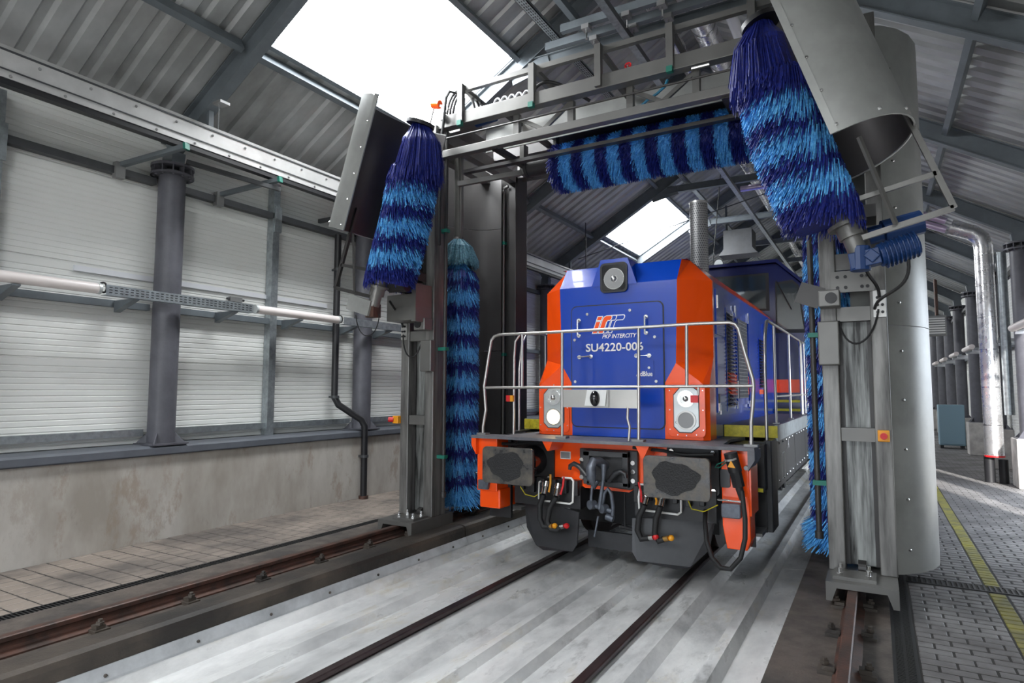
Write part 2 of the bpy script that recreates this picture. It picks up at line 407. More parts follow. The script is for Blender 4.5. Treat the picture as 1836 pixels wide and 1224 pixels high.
for k in range(-3, 13):
    y = YK(k)+1.57
    m = MB().box(-4.94, -4.82, y-.055, y+.055, 1.2, 4.75); m.build('post', 'galvanised', wall_l)
    MB().box(-4.83, -4.80, y-.04, y+.075, 4.05, 4.42).build('post_splice', 'galvanised', wall_l)
# ------------------------------------------------------------------ right wall with an open roller door
wall_r = struct('wall_right', (4.98, 0, .15))
DZ = 3.4; DOORS = ((2.3, 4.9), (5.55, 8.15))
for z0, z1 in [(.15, 1.2)]+rows:
    for a, b in ((Y_NEAR, YK(-1)), (YK(-1), 2.3), (4.9, 5.55), (8.15, YK(6)), (YK(6), Y_FAR)):
        MB().prism(ribbed(z0, z1, 4.98, -1), 1, a, b).build('wall_panel', 'wall_panel', wall_r)
    if z1 > DZ:
        for a, b in DOORS: MB().prism(ribbed(max(z0, DZ), z1, 4.98, -1), 1, a, b).build('wall_panel', 'wall_panel', wall_r)
for i, (DY0, DY1) in enumerate(DOORS):
    door = struct('door_%d' % (i+1), (5.0, DY0, .15))
    MB().box(4.93, 5.09, DY0-.08, DY0, .15, DZ).build('door_jamb', 'galvanised', door)
    MB().box(4.93, 5.09, DY1, DY1+.08, .15, DZ).build('door_jamb', 'galvanised', door)
    MB().box(4.88, 5.12, DY0-.08, DY1+.08, DZ, DZ+.3).build('shutter_box', 'galvanised', door)
for k in range(-4, 14):
    y = YK(k); column(4.76, y, 1.0, wall_r, 1)
    MB().box(4.52, 4.98, y-.28, y+.28, .15, 1.0).build('column_footing', 'concrete_block', wall_r, bevel=.012)
for k in range(-4, 13):
    y0, y1 = YK(k)+.15, YK(k+1)-.15
    MB().box(4.83, 4.95, y0, y1, 4.24, 4.32).build('girt', 'girt_dark', wall_r)
    if not (y0 < 7 < y1 or y0 < 3.5 < y1): MB().box(4.85, 4.95, y0, y1, 2.745, 2.82).build('girt', 'rafter', wall_r)
# end walls; the near one has the open train gate behind the camera
wall_e = struct('wall_back', (0, Y_FAR, .15))
MB().prism([(-5.1,-.2),(5.1,-.2),(5.1,4.8),(0,7.9),(-5.1,4.8)], 1, Y_FAR, Y_FAR+.2).build('end_panel', 'wall_panel', wall_e)
wall_n = struct('wall_front', (0, Y_NEAR, .15))
MB().prism([(-5.1,-.2),(-2.9,-.2),(-2.9,3.5),(2.9,3.5),(2.9,-.2),(5.1,-.2),(5.1,4.8),(0,7.9),(-5.1,4.8)], 1, Y_NEAR-.2, Y_NEAR).build('end_panel', 'wall_panel', wall_n)
yard = struct('floor_yard', (0, 0, -.3))
MB().box(-30, 40, -60, Y_NEAR-.2, -.5, -.1).build('asphalt_apron', 'concrete', yard)
MB().box(5.2, 40, Y_NEAR-.2, 60, -.5, .12).build('asphalt_apron', 'concrete', yard)
# ------------------------------------------------------------------ roof
ceil = struct('ceiling', (0, 0, 7.8))
def deck(side, y0, y1, xa, xb):
    """trapezoidal sheet between |x| = xa (low) and xb (high), ribs running down the slope"""
    n = Vector((side*SL, 0, 1)).normalized(); vs = []; fs = []
    def pt(x, y, o): return Vector((side*x, y, ZB(x)+DECK))+n*o
    y = y0; prof2 = []
    while y < y1-.02:
        for dy, o in ((0, 0), (.15, 0), (.18, .042), (.25, .042)):
            if y+dy < y1: prof2.append((y+dy, o))
        y += .28
    prof2.append((y1, 0))
    for yy, o in prof2: vs += [pt(xa, yy, o), pt(xb, yy, o)]
    fs = [(2*i, 2*i+1, 2*i+3, 2*i+2) for i in range(len(prof2)-1)]
    mb = MB().add(vs, fs); mb.add([v+n*.06 for v in (pt(xa, y0, 0), pt(xb, y0, 0), pt(xb, y1, 0), pt(xa, y1, 0))], [(0, 1, 2, 3)])
    mb.build('roof_sheet', 'roof', ceil, fix=False)
nwin = 0
for k in range(-4, 14):
    y0, y1 = YK(k), YK(k+1)
    for side in (-1, 1):
        sky = (side == -1 and k % 3 == 0) or (side == 1 and k == -3)
        if not sky: deck(side, y0, y1, 5.1, 0); continue
        deck(side, y0, y1, 5.1, 3.38); deck(side, y0, y1, 1.94, 0); nwin += 1
        w = struct('window_%d' % nwin, (side*2.66, (y0+y1)/2, ZB(2.66)+DECK))
        q = [Vector((side*x, y, ZB(x)+DECK+.05)) for x, y in ((3.38, y0+.05), (1.94, y0+.05), (1.94, y1-.05), (3.38, y1-.05))]
        MB().add(q, [(0, 1, 2, 3)]).build('skylight_pane', 'skylight_pane', w, fix=False)
        m = MB()
        for x in (3.40, 1.92): m.beam((side*x, y0, ZB(x)+DECK-.0), (side*x, y1, ZB(x)+DECK), .05, .14, (side*SL, 0, 1))
        for yy in (y0+.03, y1-.03): m.beam((side*3.4, yy, ZB(3.4)+DECK), (side*1.92, yy, ZB(1.92)+DECK), .05, .14, (side*SL, 0, 1))
        m.build('skylight_frame', 'rafter', w)
MB().prism([(-.5, ZB(.5)+DECK+.07), (0, ZB(0)+DECK+.09), (.5, ZB(.5)+DECK+.07), (0, ZB(0)+DECK+.16)], 1, Y_NEAR, Y_FAR).build('ridge_cap', 'roof', ceil)
for k in range(-4, 15):
    y = YK(k)
    for s in (-1, 1):
        MB().ibeam((s*4.86, y, ZB(4.86)+.152), (0, y, ZB(0)+.152), .13, .26).build('rafter', 'rafter', ceil)
    MB().ibeam((-1.66, y, 6.45), (1.66, y, 6.45), .10, .15).build('tie_beam', 'rafter', ceil)
    for s in (-1, 1): MB().beam((s*1.95, y-.02, ZB(1.95)+.02), (s*1.35, y-.02, 6.44), .02, .2).build('gusset_plate', 'rafter', ceil)
for k in range(-4, 14):
    for s in (-1, 1):
        for x in (3.47, 1.84):
            MB().beam((s*x, YK(k)+.07, ZB(x)+DECK-.115), (s*x, YK(k+1)-.07, ZB(x)+DECK-.115), .07, .15, (s*SL, 0, 1)).build('purlin', 'rafter', ceil)
# ================================================================== rails
def rail_profile(x, z0, h, foot=.15, head=.07):
    hf, hh = foot/2, head/2
    return [(x-hf,z0),(x+hf,z0),(x+hf,z0+.012),(x+.02,z0+.03),(x+.011,z0+.045),(x+.011,z0+h-.045),(x+hh,z0+h-.032),(x+hh,z0+h-.006),(x+hh-.008,z0+h),(x-hh+.008,z0+h),(x-hh,z0+h-.006),(x-hh,z0+h-.032),(x-.011,z0+h-.045),(x-.011,z0+.045),(x-.02,z0+.03),(x-hf,z0+.012)]
for x, lab in ((-.75, 'dark brown running rail under the left wheels of the locomotive'), (.75, 'dark brown running rail under the right wheels of the locomotive')):
    tag(MB().prism(rail_profile(x, -.14, .14, .16, .074), 1, Y_NEAR, Y_FAR).build('track_rail', 'rail_brown'), lab, 'rail', 'running rails in the pale tray')
def crane_rail(x, label, zb=.15):
    t = thing('crane_rail', label, 'rail', (x, 0, zb), 'rails of the wash gantry')
    MB().prism(rail_profile(x, zb, .31-zb), 1, Y_NEAR, Y_FAR).build('rail_body', 'rust', t)
    c0 = None
    for s in (-1, 1):
        y = -4.6+(.05 if s > 0 else 0)
        while y < 7:
            m = MB()
            if c0 is None:
                m.box(-.045, .045, -.05, .05, 0, .022).box(-.02, .05, -.03, .03, .022, .045).cyl((-.005, 0, .04), (-.005, 0, .085), .016, 6).cyl((-.005, 0, .05), (-.005, 0, .068), .027, 6)
                c0 = m.build('rail_clip', 'kerb', t); c0.location = (x+s*.11, y, zb); WT[c0.name] = Vector(c0.location)
            else:
                o = place(c0, 'rail_clip', (x+s*.11, y, zb), t)
                if s > 0: o.rotation_euler = (0, 0, math.pi)
            y += .66
    return t
crane_rail(-2.30, 'rusty gantry rail with clips between the kerb and the left paving', .19)
crane_rail(2.24, 'rusty gantry rail with clips next to the slotted drain on the right')
# ================================================================== bristles
def strand_band(name, parent, mt, n, fn, width=.0085):
    """n ribbons; fn() gives the three points of one bristle"""
    vs = []; fs = []
    for _ in range(n):
        a, b, c = fn(); d = (c-a); w = Vector((random.uniform(-1, 1), random.uniform(-1, 1), random.uniform(-.3, .3)))
        w = (w-d*(w.dot(d)/max(d.dot(d), 1e-6)))
        if w.length < 1e-4: continue
        w = w.normalized()*width/2; i = len(vs)
        vs += [a-w*.7, a+w*.7, b-w, b+w, c-w*.8, c+w*.8]; fs += [(i, i+1, i+3, i+2), (i+2, i+3, i+5, i+4)]
    m = MB(); m.v = [tuple(v) for v in vs]; m.f = fs
    return m
def brush_core(m, pts, r, n=16): return m.tube(pts, r, n)
def bristle_part(parent, mt, m, name='bristle_band'): return m.build(name, mt, parent, fix=False)
def hanging_brush(t, P, s0, s1, cols, R, drop, n, shift=Vector((0, 0, 0)), rin=.09, top_long=False, flare_last=False, ground=None):
    """P(s): point on the shaft, s = metres from the top; one part per colour band"""
    nb = len(cols); L = (s1-s0)/nb
    for i, mt in enumerate(cols):
        a, b = s0+i*L, s0+(i+1)*L; m = None
        Rb = R*(.62 if (i == 0 and top_long) else 1.0); fl = 1.30 if (flare_last and i == nb-1) else 1.0
        def fn():
            s = random.uniform(a-.5*L, b-.25*L) if i else random.uniform(a, b-.25*L)
            th = random.uniform(0, 2*math.pi); rad = Vector((math.cos(th), math.sin(th), 0)); p = P(max(s, s0))
            k = random.uniform(.86, 1.03)*(1 if i else min(1, .45+.75*(s-a)/L))
            e = P(max(s, s0))+rad*R*k*fl+Vector((0, 0, -drop*random.uniform(.8, 1.15)))+shift*min(1, .3+(s-s0)*1.2)
            if ground is not None: e.z = max(e.z, ground(e.x))
            mid = p+rad*R*k*.82+Vector((0, 0, -drop*.38))+shift*.6*min(1, .3+(s-s0)*1.2)
            return p+rad*rin, mid, e
        m = strand_band('', t, mt, n, fn)
        q = []; rr = []
        for j in range(5):
            s = a+(b-a)*j/4-.1*L; f = min(1, .3+(max(s, s0)-s0)*1.2)
            q.append(P(max(s, s0))+Vector((0, 0, -drop*.6))+shift*f*.85); rr.append(R*(.80 if i else .35+.45*j/4))
        brush_core(m, q, rr, 20)
        bristle_part(t, mt, m)
D_, L_, P_ = 'bristle_dark', 'bristle_light', 'bristle_pale'
# ---- upright brushes
def upright(x, y, label, top, xr):
    t = thing('upright_brush', label, 'brush', (x, y, .15), 'upright side brushes of the wash')
    MB().cyl((x, y, .36), (x, y, top+.02), .05, 14).build('shaft', 'wash_steel', t, smooth=True)
    MB().cyl((x, y, top-.02), (x, y, 5.05), .062, 20).cyl((x+.055, y-.03, top-.02), (x+.055, y-.03, 5.05), .018, 8).build('drive_sleeve', 'wash_steel', t, smooth=True)
    MB().cyl((x, y, top-.03), (x, y, top+.02), .085, 20, .06).build('top_collar', 'wash_steel_dark', t, smooth=True)
    P = lambda s: Vector((x, y, top-s))
    # pale cone of long bristles over the first light band
    m = strand_band('', t, P_, 1300, lambda: (lambda th, k: (P(0.0)+Vector((math.cos(th), math.sin(th), 0))*.06, P(.12)+Vector((math.cos(th), math.sin(th), 0))*(.19*k), P(.36+random.uniform(-.05, .05))+Vector((math.cos(th), math.sin(th), 0))*(.275*k)))(random.uniform(0, 6.283), random.uniform(.85, 1.02)), .008)
    brush_core(m, [P(0), P(.1), P(.22), P(.34)], [.05, .13, .2, .22], 20); bristle_part(t, P_, m, 'top_bristles')
    hanging_brush(t, P, .30, 3.42, [L_, D_]*8+[L_], .285, .17, 1500, flare_last=True, ground=lambda gx: .325 if abs(gx-xr) < .1 else .25)
    return t
upright(-2.345, 1.20, 'tall upright blue striped brush hanging beside the left tower', 3.86, -2.30)
upright(2.14, 1.20, 'upright blue striped brush mostly hidden behind the right tower', 3.86, 2.24)
# ---- horizontal roof brush
t = thing('roof_brush', 'horizontal blue striped brush slung under the gantry bridge', 'brush', (.4, 1.2, 4.3))
HX0, HX1, HY, HZ = -.88, 1.82, 1.20, 4.64
MB().cyl((HX0-.42, HY, HZ), (HX1+.3, HY, HZ), .045, 14).build('shaft', 'wash_steel', t, smooth=True)
MB().cyl((HX0-.42, HY, HZ), (HX0-.03, HY, HZ), .115, 22).cyl((HX0-.40, HY, HZ), (HX0-.37, HY, HZ), .13, 22).cyl((HX0-.06, HY, HZ), (HX0-.03, HY, HZ), .13, 22).build('drive_drum', 'wash_steel_dark', t, smooth=True)
for s, xx in ((-1, HX0-.46), (1, HX1+.3)):
    MB().box(xx-.03, xx+.03, HY-.06, HY+.06, HZ-.08, 4.95).build('hanger_arm', 'wash_steel', t)
MB().prism([(.93, 4.99), (.93, 5.0), (1.5, 5.0), (1.56, 4.7), (1.545, 4.7), (1.49, 4.99)], 0, HX0-.1, HX1+.1).build('brush_shade_cover', 'wash_steel_dark', t)  # cover sheet added over the roof brush to shade it
for xx in (HX0, HX1): MB().box(xx-.02, xx+.02, 1.15, 1.25, HZ+.04, 4.99).build('shade_cover_bracket', 'wash_steel_dark', t)  # hold the added shading sheet
nb = 18; bw = (HX1-HX0)/nb
for i in range(nb):
    a = HX0+i*bw
    def fn():
        x = random.uniform(a-.004, a+bw+.004); th = random.uniform(0, 2*math.pi); rad = Vector((0, math.cos(th), math.sin(th))); k = random.uniform(.9, 1.04)
        j = random.uniform(-.015, .015)
        return Vector((x, HY, HZ))+rad*.05, Vector((x+j, HY, HZ-.02))+rad*.20*k, Vector((x+j, HY, HZ-.09))+rad*.30*k
    m = strand_band('', t, '', 1300, fn, .008); brush_core(m, [(a, HY, HZ-.05), (a+bw, HY, HZ-.05)], .235, 20)
    bristle_part(t, D_ if i % 2 == 0 else L_, m)
# ---- tilting brushes with their splash guards (built for the right side, mirrored for the left)
def tilting(s, label):
    mx = lambda p: Vector((s*p[0], p[1], p[2]-(.09 if s < 0 else 0)))
    top = Vector((1.745, -.4, 4.80)); hub = Vector((2.335, -.4, 2.97)); d = (hub-top).normalized()
    t = thing('tilting_brush', label, 'brush', mx((2.3, -.4, 2.8)), 'tilting brushes at the gantry front')
    MB().cyl(mx(top), mx(hub+d*.02), .04, 14).build('shaft', 'wash_steel', t, smooth=True)
    MB().cyl(mx(top-d*.03), mx(top+d*.01), .155, 28).build('end_disc', 'black', t, smooth=True)
    P = lambda q: mx(top+d*q)
    n = 2200
    # long dark bristles from the disc
    def fn():
        th = random.uniform(0, 6.283); rad = Vector((math.cos(th), math.sin(th), 0)); k = random.uniform(.75, 1.05); q = random.uniform(0, .12)
        return P(q)+rad*.09, P(q)+rad*.20*k+Vector((-s*.02, 0, -.2)), P(q)+rad*.26*k+Vector((-s*.0, 0, -random.uniform(.45, .62)))
    m = strand_band('', t, D_, 2200, fn, .007); brush_core(m, [P(.02), P(.02)+Vector((s*.02, 0, -.15)), P(.02)+Vector((s*.06, 0, -.5))], [.08, .17, .22], 18); bristle_part(t, D_, m, 'long_bristles')
    hanging_brush(t, P, .30, 1.64, [D_, D_, L_, D_, L_, D_, L_, D_], .285, .24, n, Vector((-s*.09, 0, 0)))
    # hub, gear and motor below
    MB().cyl(mx(hub-d*.34), mx(hub), .085, 20).cyl(mx(hub-d*.12), mx(hub-d*.09), .13, 20).cyl(mx(hub-d*.0), mx(hub+d*.12), .065, 16).build('hub', 'wash_steel', t, smooth=True)
    g = hub+d*.16
    if s > 0:
        mo = MB().beam(g+Vector((-.07, 0, -.035)), g+Vector((.13, .0, .0)), .12, .12).cyl(g+Vector((0, 0, -.1)), g+Vector((0, 0, .08)), .07, 14).beam(g+Vector((.05, -.07, -.03)), g+Vector((.1, -.07, .02)), .03, .08).cyl(g+Vector((.12, 0, 0)), g+Vector((.36, .05, .07)), .085, 18)
        for k in range(8):
            q = Vector((.15, 0, 0)).lerp(Vector((.34, .05, .07)), k/7); mo.cyl(g+q, g+q+Vector((.012, .002, .003)), .1, 14)
        mo.build('motor', 'motor_blue', t, bevel=.008)
        MB().cyl(g+Vector((.16, .5, .28)), g+Vector((.42, .55, .34)), .095, 16).cyl(g+Vector((.06, .5, .26)), g+Vector((.16, .5, .28)), .07, 12).build('second_motor', 'motor_blue', t)
        MB().tube(bez(g+Vector((.3, 0, -.05)), g+Vector((.32, 0, -.3)), g+Vector((.1, 0, -.25)), g+Vector((.08, .3, -.35))), .012).build('motor_cable', 'rubber', t)
    else:
        MB().beam(mx(g+Vector((-.02, 0, .0))), mx(g+Vector((.3, 0, .1))), .16, .17).build('motor_cover', 'guard_grey', t)
        MB().beam(mx(g+Vector((.0, .01, -.09))), mx(g+Vector((.0, .01, .06))), .12, .12).build('gear_block', 'rust', t)
        MB().cyl(mx(hub+Vector((-.12, .1, .12))), mx(hub+Vector((-.34, .12, .12))), .085, 16).build('motor', 'black', t)
        MB().tube(bez(mx(g+Vector((.25, 0, -.05))), mx(g+Vector((.2, 0, -.4))), mx(g+Vector((-.1, 0, -.35))), mx(g+Vector((-.1, 0, -.05)))), .006).build('motor_cable', 'rubber', t)
    # guard: half-round sheet, open towards the locomotive
    e0 = Vector((2.27, -.4, 3.57)); nn = Vector((1, 0, .33)).normalized(); up = Vector((-.33, 0, 1)).normalized(); H = 1.75 if s > 0 else 1.42; N = 18
    vs = []; fs = []
    for j in range(2):
        for k in range(N+1):
            th = math.pi*k/N
            for off in (0, .012): vs.append(mx(e0+up*(H*j)+Vector((0, -(.6-off)*math.cos(th), 0))+nn*((.52-off)*math.sin(th)**.8)))
    st = 2*(N+1)
    for k in range(N):
        a = 2*k; fs += [(a, a+2, st+a+2, st+a), (a+1, st+a+1, st+a+3, a+3), (a, a+1, a+3, a+2), (st+a, st+a+2, st+a+3, st+a+1)]
    for k in (0, N): a = 2*k; fs.append((a, st+a, st+a+1, a+1))
    MB().add(vs, fs).build('splash_guard', 'guard_grey', t, smooth=True)
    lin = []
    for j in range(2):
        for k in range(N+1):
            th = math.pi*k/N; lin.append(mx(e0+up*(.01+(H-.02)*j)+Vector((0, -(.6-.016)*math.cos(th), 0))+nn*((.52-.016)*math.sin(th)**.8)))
    MB().add(lin, [(k, k+1, N+2+k, N+1+k) for k in range(N)]).build('guard_dirt_shade', 'guard_dirt_shade', t, smooth=True)  # extra inner skin, coloured dark for dirt and shade together
    for j in range(7 if s > 0 else 6):
        MB().sphere(mx(e0+up*(.05+j*.27)+Vector((.03, -.6, .01))), .013, 8, 5).build('guard_bolt', 'chrome', t)
    for k in (3, 6, 9, 12):
        th = math.pi*k/N; q = e0+up*.05+Vector((0, -.6*math.cos(th), 0))+nn*(.52*math.sin(th)**.8); MB().sphere(mx(q), .015, 8, 5).build('guard_bolt', 'chrome', t)
    # inner stiffener strip and lip at the front edge
    MB().beam(mx(e0+Vector((.0, -.6, 0))), mx(e0+up*H+Vector((0, -.6, 0))), .05, .015, (0, 1, 0)).build('guard_lip', 'guard_grey', t)
    # carrying frame below the guard
    m = MB(); r1 = e0+nn*.5+up*-.0; r2 = r1+Vector((.22, 0, -.62)); 
    m.beam(mx(r1+up*.3), mx(r2), .035, .04).beam(mx(r2), mx(hub+Vector((.02, 0, -.02))), .035, .04)
    m.beam(mx(r1.lerp(r2, .58)), mx(hub+Vector((-.06, 0, .26))), .035, .035).beam(mx(e0+Vector((.14, -.3, .05))), mx(hub+Vector((.28, -.05, .06))), .022, .03)
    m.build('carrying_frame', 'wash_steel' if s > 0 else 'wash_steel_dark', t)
    MB().beam(mx((2.30, -.36, 3.12)), mx((2.32, .34, 3.12)), .10, .12).beam(mx((2.14, .1, 3.25)), mx((2.5, .1, 3.25)), .3, .10).build('tilt_arm', 'wash_steel_dark', t)
    return t
tilting(1, 'tilted blue striped brush with pale curved guard at upper right')
tilting(-1, 'tilted blue striped brush with dark hollow guard at upper left')
# ================================================================== gantry towers
def tower(s, label):
    X = lambda a: s*a
    def bx(m, x0, x1, y0, y1, z0, z1): return m.box(min(s*x0, s*x1), max(s*x0, s*x1), y0, y1, z0, z1)
    t = thing('wash_tower', label, 'gantry tower', (s*2.3, 1.2, .29), 'towers of the wash gantry')
    pf = [(-.245,.215),(-.245,.36),(.245,.36),(.245,.215),(.205,.215),(.17,.315),(-.17,.315),(-.205,.215)]
    MB().prism([(s*2.3+a, b) for a, b in pf], 1, -.07, .72).build('foot_beam', 'wash_steel', t)
    MB().prism([(s*2.3+a, b) for a, b in pf], 1, 2.05, 2.75).build('foot_beam', 'wash_steel', t)
    for y in (.42, 2.45): MB().cyl((s*2.3-.03, y, .375), (s*2.3+.03, y, .375), .065, 18).build('wheel', 'wash_steel_dark', t)
    m = bx(MB(), 2.10, 2.40, .02, .27, .36, .385)
    m.build('base_plate', 'wash_steel', t)
    b0 = None
    for x in (2.15, 2.35):
        for y in (.07, .22):
            b = MB().cyl((s*x, y, .385), (s*x, y, .44), .014, 8).cyl((s*x, y, .385), (s*x, y, .405), .024, 6).build('anchor_bolt', 'chrome', t)
    W = 'wash_post'
    bx(MB(), 2.06, 2.185, .30, .56, .36, 5.05).build('tower_post', W, t, bevel=.008)
    bx(MB(), 2.43, 2.55, .30, .56, .36, 5.05).build('tower_post', W, t, bevel=.008)
    for z0, z1 in ((.40, 1.42), (1.53, 2.42)):
        bx(MB(), 2.185, 2.43, .42, .44, z0, z1).build('infill_panel', 'wash_streaked', t)
        m = bx(bx(MB(), 2.185, 2.215, .40, .42, z0, z1), 2.40, 2.43, .40, .42, z0, z1); m.build('panel_frame', 'wash_steel_dark', t)
    bx(MB(), 2.185, 2.43, .32, .5, 1.42, 1.53).build('cross_rail', 'wash_steel', t)
    bx(MB(), 2.185, 2.43, .32, .5, 2.42, 2.54).build('cross_rail', 'wash_steel', t)
    m = bx(MB(), 2.15, 2.47, .27, .30, 2.66, 2.84); m.build('drilled_plate', 'wash_steel', t)
    for x in (2.2, 2.26, 2.38, 2.42):
        for z in (2.70, 2.79): MB().cyl((s*x, .262, z), (s*x, .272, z), .014, 10).build('bolt', 'black', t)
    bx(MB(), 2.185, 2.43, .34, .5, 2.86, 3.0).build('cross_rail', 'wash_steel', t)
    bx(MB(), 2.185, 2.43, .34, .5, 3.9, 4.05).build('cross_rail', 'wash_steel', t)
    bx(MB(), 2.04, 2.2, .22, .30, 2.05, 2.42).build('hinge_plate', 'wash_steel', t, bevel=.01)
    o = bx(MB(), 2.06, 2.22, .12, .28, 2.53, 2.67).build('bearing_block', 'wash_steel', t, bevel=.01)
    MB().cyl((s*2.155, .10, 2.6), (s*2.155, .125, 2.6), .045, 18).build('bearing_cap', 'black', o, smooth=True)
    if s > 0: MB().beam((1.90, .2, 2.68), (2.08, .2, 2.61), .012, .18).build('deflector_plate', 'wash_steel_dark', t)
    if s < 0:
        bx(MB(), 2.16, 2.55, .02, .30, 2.64, 2.95).build('control_box', 'wash_steel', t, bevel=.01)
        bx(MB(), 2.08, 2.14, -.02, .28, 2.62, 3.06).build('control_box_lid', 'wash_steel', t)
    m = bx(MB(), 2.455, 2.545, .285, .30, 2.44, 2.66); o = m.build('cable_plate', 'stainless', t)
    for x in (2.485, 2.52):
        for k in range(3): MB().cyl((s*x, .27, 2.48+.06*k), (s*x, .286, 2.48+.06*k), .012, 8).build('gland', 'black', o)
    MB().tube(bez((s*2.49, .26, 2.5), (s*2.45, .2, 2.2), (s*2.25, .2, 2.1), (s*2.2, .26, 2.42)), .009, 6).build('cable', 'rubber', t)
    MB().tube(bez((s*2.50, .26, 2.6), (s*2.5, .2, 2.75), (s*2.42, .1, 2.7), (s*2.40, -.1, 2.86)), .014, 6).build('cable', 'rubber', t)
    ex = 2.49 if s > 0 else 2.58
    o = bx(MB(), ex-.042, ex+.042, .24, .30, 1.43, 1.52).build('stop_box', 'amber', t, bevel=.006)
    if s > 0: MB().cyl((ex, .21, 1.475), (ex, .245, 1.475), .026, 14).build('stop_button', 'red', o, smooth=True)
    else: MB().cyl((-ex-.03, .25, 1.475), (-ex-.085, .22, 1.475), .03, 14).build('stop_button', 'red', o, smooth=True)
    # spray pipe up the inner edge
    xs = 1.985
    MB().tube([(X(xs), .42, .62), (X(xs), .42, 5.0)], .024, 10).cyl((X(xs), .42, .58), (X(xs), .42, .64), .035, 10).build('spray_pipe', 'wash_steel_dark', t, smooth=True)
    for z in (1.05, 2.32, 3.75): bx(MB(), 1.95, 2.07, .385, .455, z-.02, z+.02).build('pipe_clamp', 'green_cap', t)
    # rear posts and top frame
    bx(MB(), 2.06, 2.18, 2.25, 2.6, .36, 5.05).build('tower_post', 'wash_steel_dark', t, bevel=.008)
    bx(MB(), 2.18, 2.55, 2.30, 2.55, .36, 5.05).build('tower_post', 'wash_steel_dark', t, bevel=.008)
    for k, x in enumerate((2.26, 2.33, 2.41)):
        MB().tube([(X(x), 2.24, .45), (X(x), 2.24, 4.75-.06*k), (X(x)+.03, 2.2, 4.82-.06*k), (X(x)+.1, 2.2, 4.84-.06*k)], .022, 10).build('water_pipe', 'wash_steel', t, smooth=True)
    for z in (2.35, 4.0): bx(MB(), 2.22, 2.46, 2.2, 2.27, z-.022, z+.022).build('pipe_clamp', 'green_cap', t)
    bx(MB(), 2.06, 2.18, .56, 2.3, 4.90, 5.05).build('top_rail', 'wash_steel', t)
    bx(MB(), 2.43, 2.55, .56, 2.3, 4.90, 5.05).build('top_rail', 'wash_steel', t)
    # half-round guard round the upright brush
    cx, cy, R = 2.30, 1.36, .60; N = 12
    for z0, z1 in ((.30, 2.4), (2.4, 4.2), (4.2, 5.1)):
        vs = []; fs = []
        for z in (z0+.003, z1-.003):
            for k in range(N+1):
                th = -math.pi/2*1.02+math.pi*1.04*k/N
                for off in (0, .012): vs.append((s*(cx+(R-off)*math.cos(th)), cy+(R+.2-off)*math.sin(th), z))
        st = 2*(N+1)
        for k in range(N):
            a = 2*k; fs += [(a, a+2, st+a+2, st+a), (a+1, st+a+1, st+a+3, a+3), (a, a+1, a+3, a+2), (st+a, st+a+2, st+a+3, st+a+1)]
        for k in (0, N): a = 2*k; fs.append((a, st+a, st+a+1, a+1))
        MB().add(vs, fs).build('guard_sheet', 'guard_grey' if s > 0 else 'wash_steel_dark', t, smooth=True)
    for z in [.5+.42*k for k in range(11)]:
        th = -.95; MB().sphere((s*(cx+R*math.cos(th)), cy+(R+.2)*math.sin(th), z), .014, 8, 5).build('rivet', 'chrome', t)
    return t
tower(-1, 'left steel tower of the wash gantry standing before the concrete wall')
tower(1, 'right streaked steel tower of the wash gantry with tall pale guard')
# ================================================================== bridge
t = thing('gantry_bridge', 'steel lattice bridge joining the two wash towers overhead', 'gantry bridge', (0, 1.2, 4.6))
zt, zm, zl = at(1096, 85, 1, .4).z, at(1096, 146, 1, .4).z, at(1096, 211, 1, .4).z
BY = .4
MB().box(-2.06, 2.06, BY-.06, BY+.06, zm-.075, zm+.075).build('middle_chord', 'wash_steel', t, bevel=.006)
MB().box(-2.06, 2.06, BY-.05, BY+.05, zl-.045, zl+.045).build('lower_chord', 'wash_steel', t, bevel=.006)
MB().box(-1.75, 2.06, BY-.03, BY+.03, zt-.03, zt+.03).build('top_chord', 'wash_steel', t)
MB().box(-2.06, 2.06, 1.02, 1.08, zm+.32, zm+.39).build('rear_chord', 'wash_steel', t)
MB().box(-2.06, 2.06, 1.62, 1.70, zm-.06, zm+.07).build('rear_chord', 'wash_steel_dark', t)
MB().box(-2.06, 2.06, 2.3, 2.5, zm-.1, zm+.08).build('rear_chord', 'wash_steel_dark', t)
MB().tube([(-2.0, BY-.08, (zm+zl)/2-.03), (2.0, BY-.08, (zm+zl)/2-.03)], .012, 8).build('spray_line', 'wash_steel_dark', t)
MB().box(-1.7, 1.95, .86, .875, zl+.13, zm+.05).build('back_sheet', 'guard_grey', t)
for i, u in enumerate((835, 959, 1077, 1205, 1352)):
    x = at(u, 120, 1, .4).x if u != 835 else -1.72
    MB().box(x-.035, x+.035, BY-.10, BY-.03, zm-.06, zt+.03).build('upright', 'wash_steel', t)
    if u in (959, 1205, 835): MB().box(x-.03, x+.03, BY-.115, BY-.06, zm-.11, zm-.05).build('foot_clip', 'green_cap', t)
    MB().beam((x, BY, zt), (x, 1.05, zm+.35), .045, .05).build('brace', 'wash_steel', t)
for u in (928, 1025, 1131, 1250):
    x = at(u, 190, 1, .5).x; MB().box(x-.035, x+.035, .46, .53, zl+.03, zm-.06).build('lower_strut', 'wash_steel', t)
    MB().beam((x-.03, .5, zm-.08), (x-.42 if u in (1025, 1250) else x+.42, .5, zl+.04), .03, .045).build('lower_diagonal', 'wash_steel', t)
for x in (-1.2, .2, 1.4): MB().beam((x, BY, zm), (x, 1.66, zm), .06, .06).build('cross_tie', 'wash_steel_dark', t)
for x in (-1.30, 1.3): MB().beam((x, BY, zl-.03), (x, 1.3, zl-.02), .07, .06).build('cross_tie', 'wash_steel_dark', t)
MB().box(-1.95, 1.9, .72, .80, zl-.13, zl-.09).build('brush_rail', 'wash_steel_dark', t)
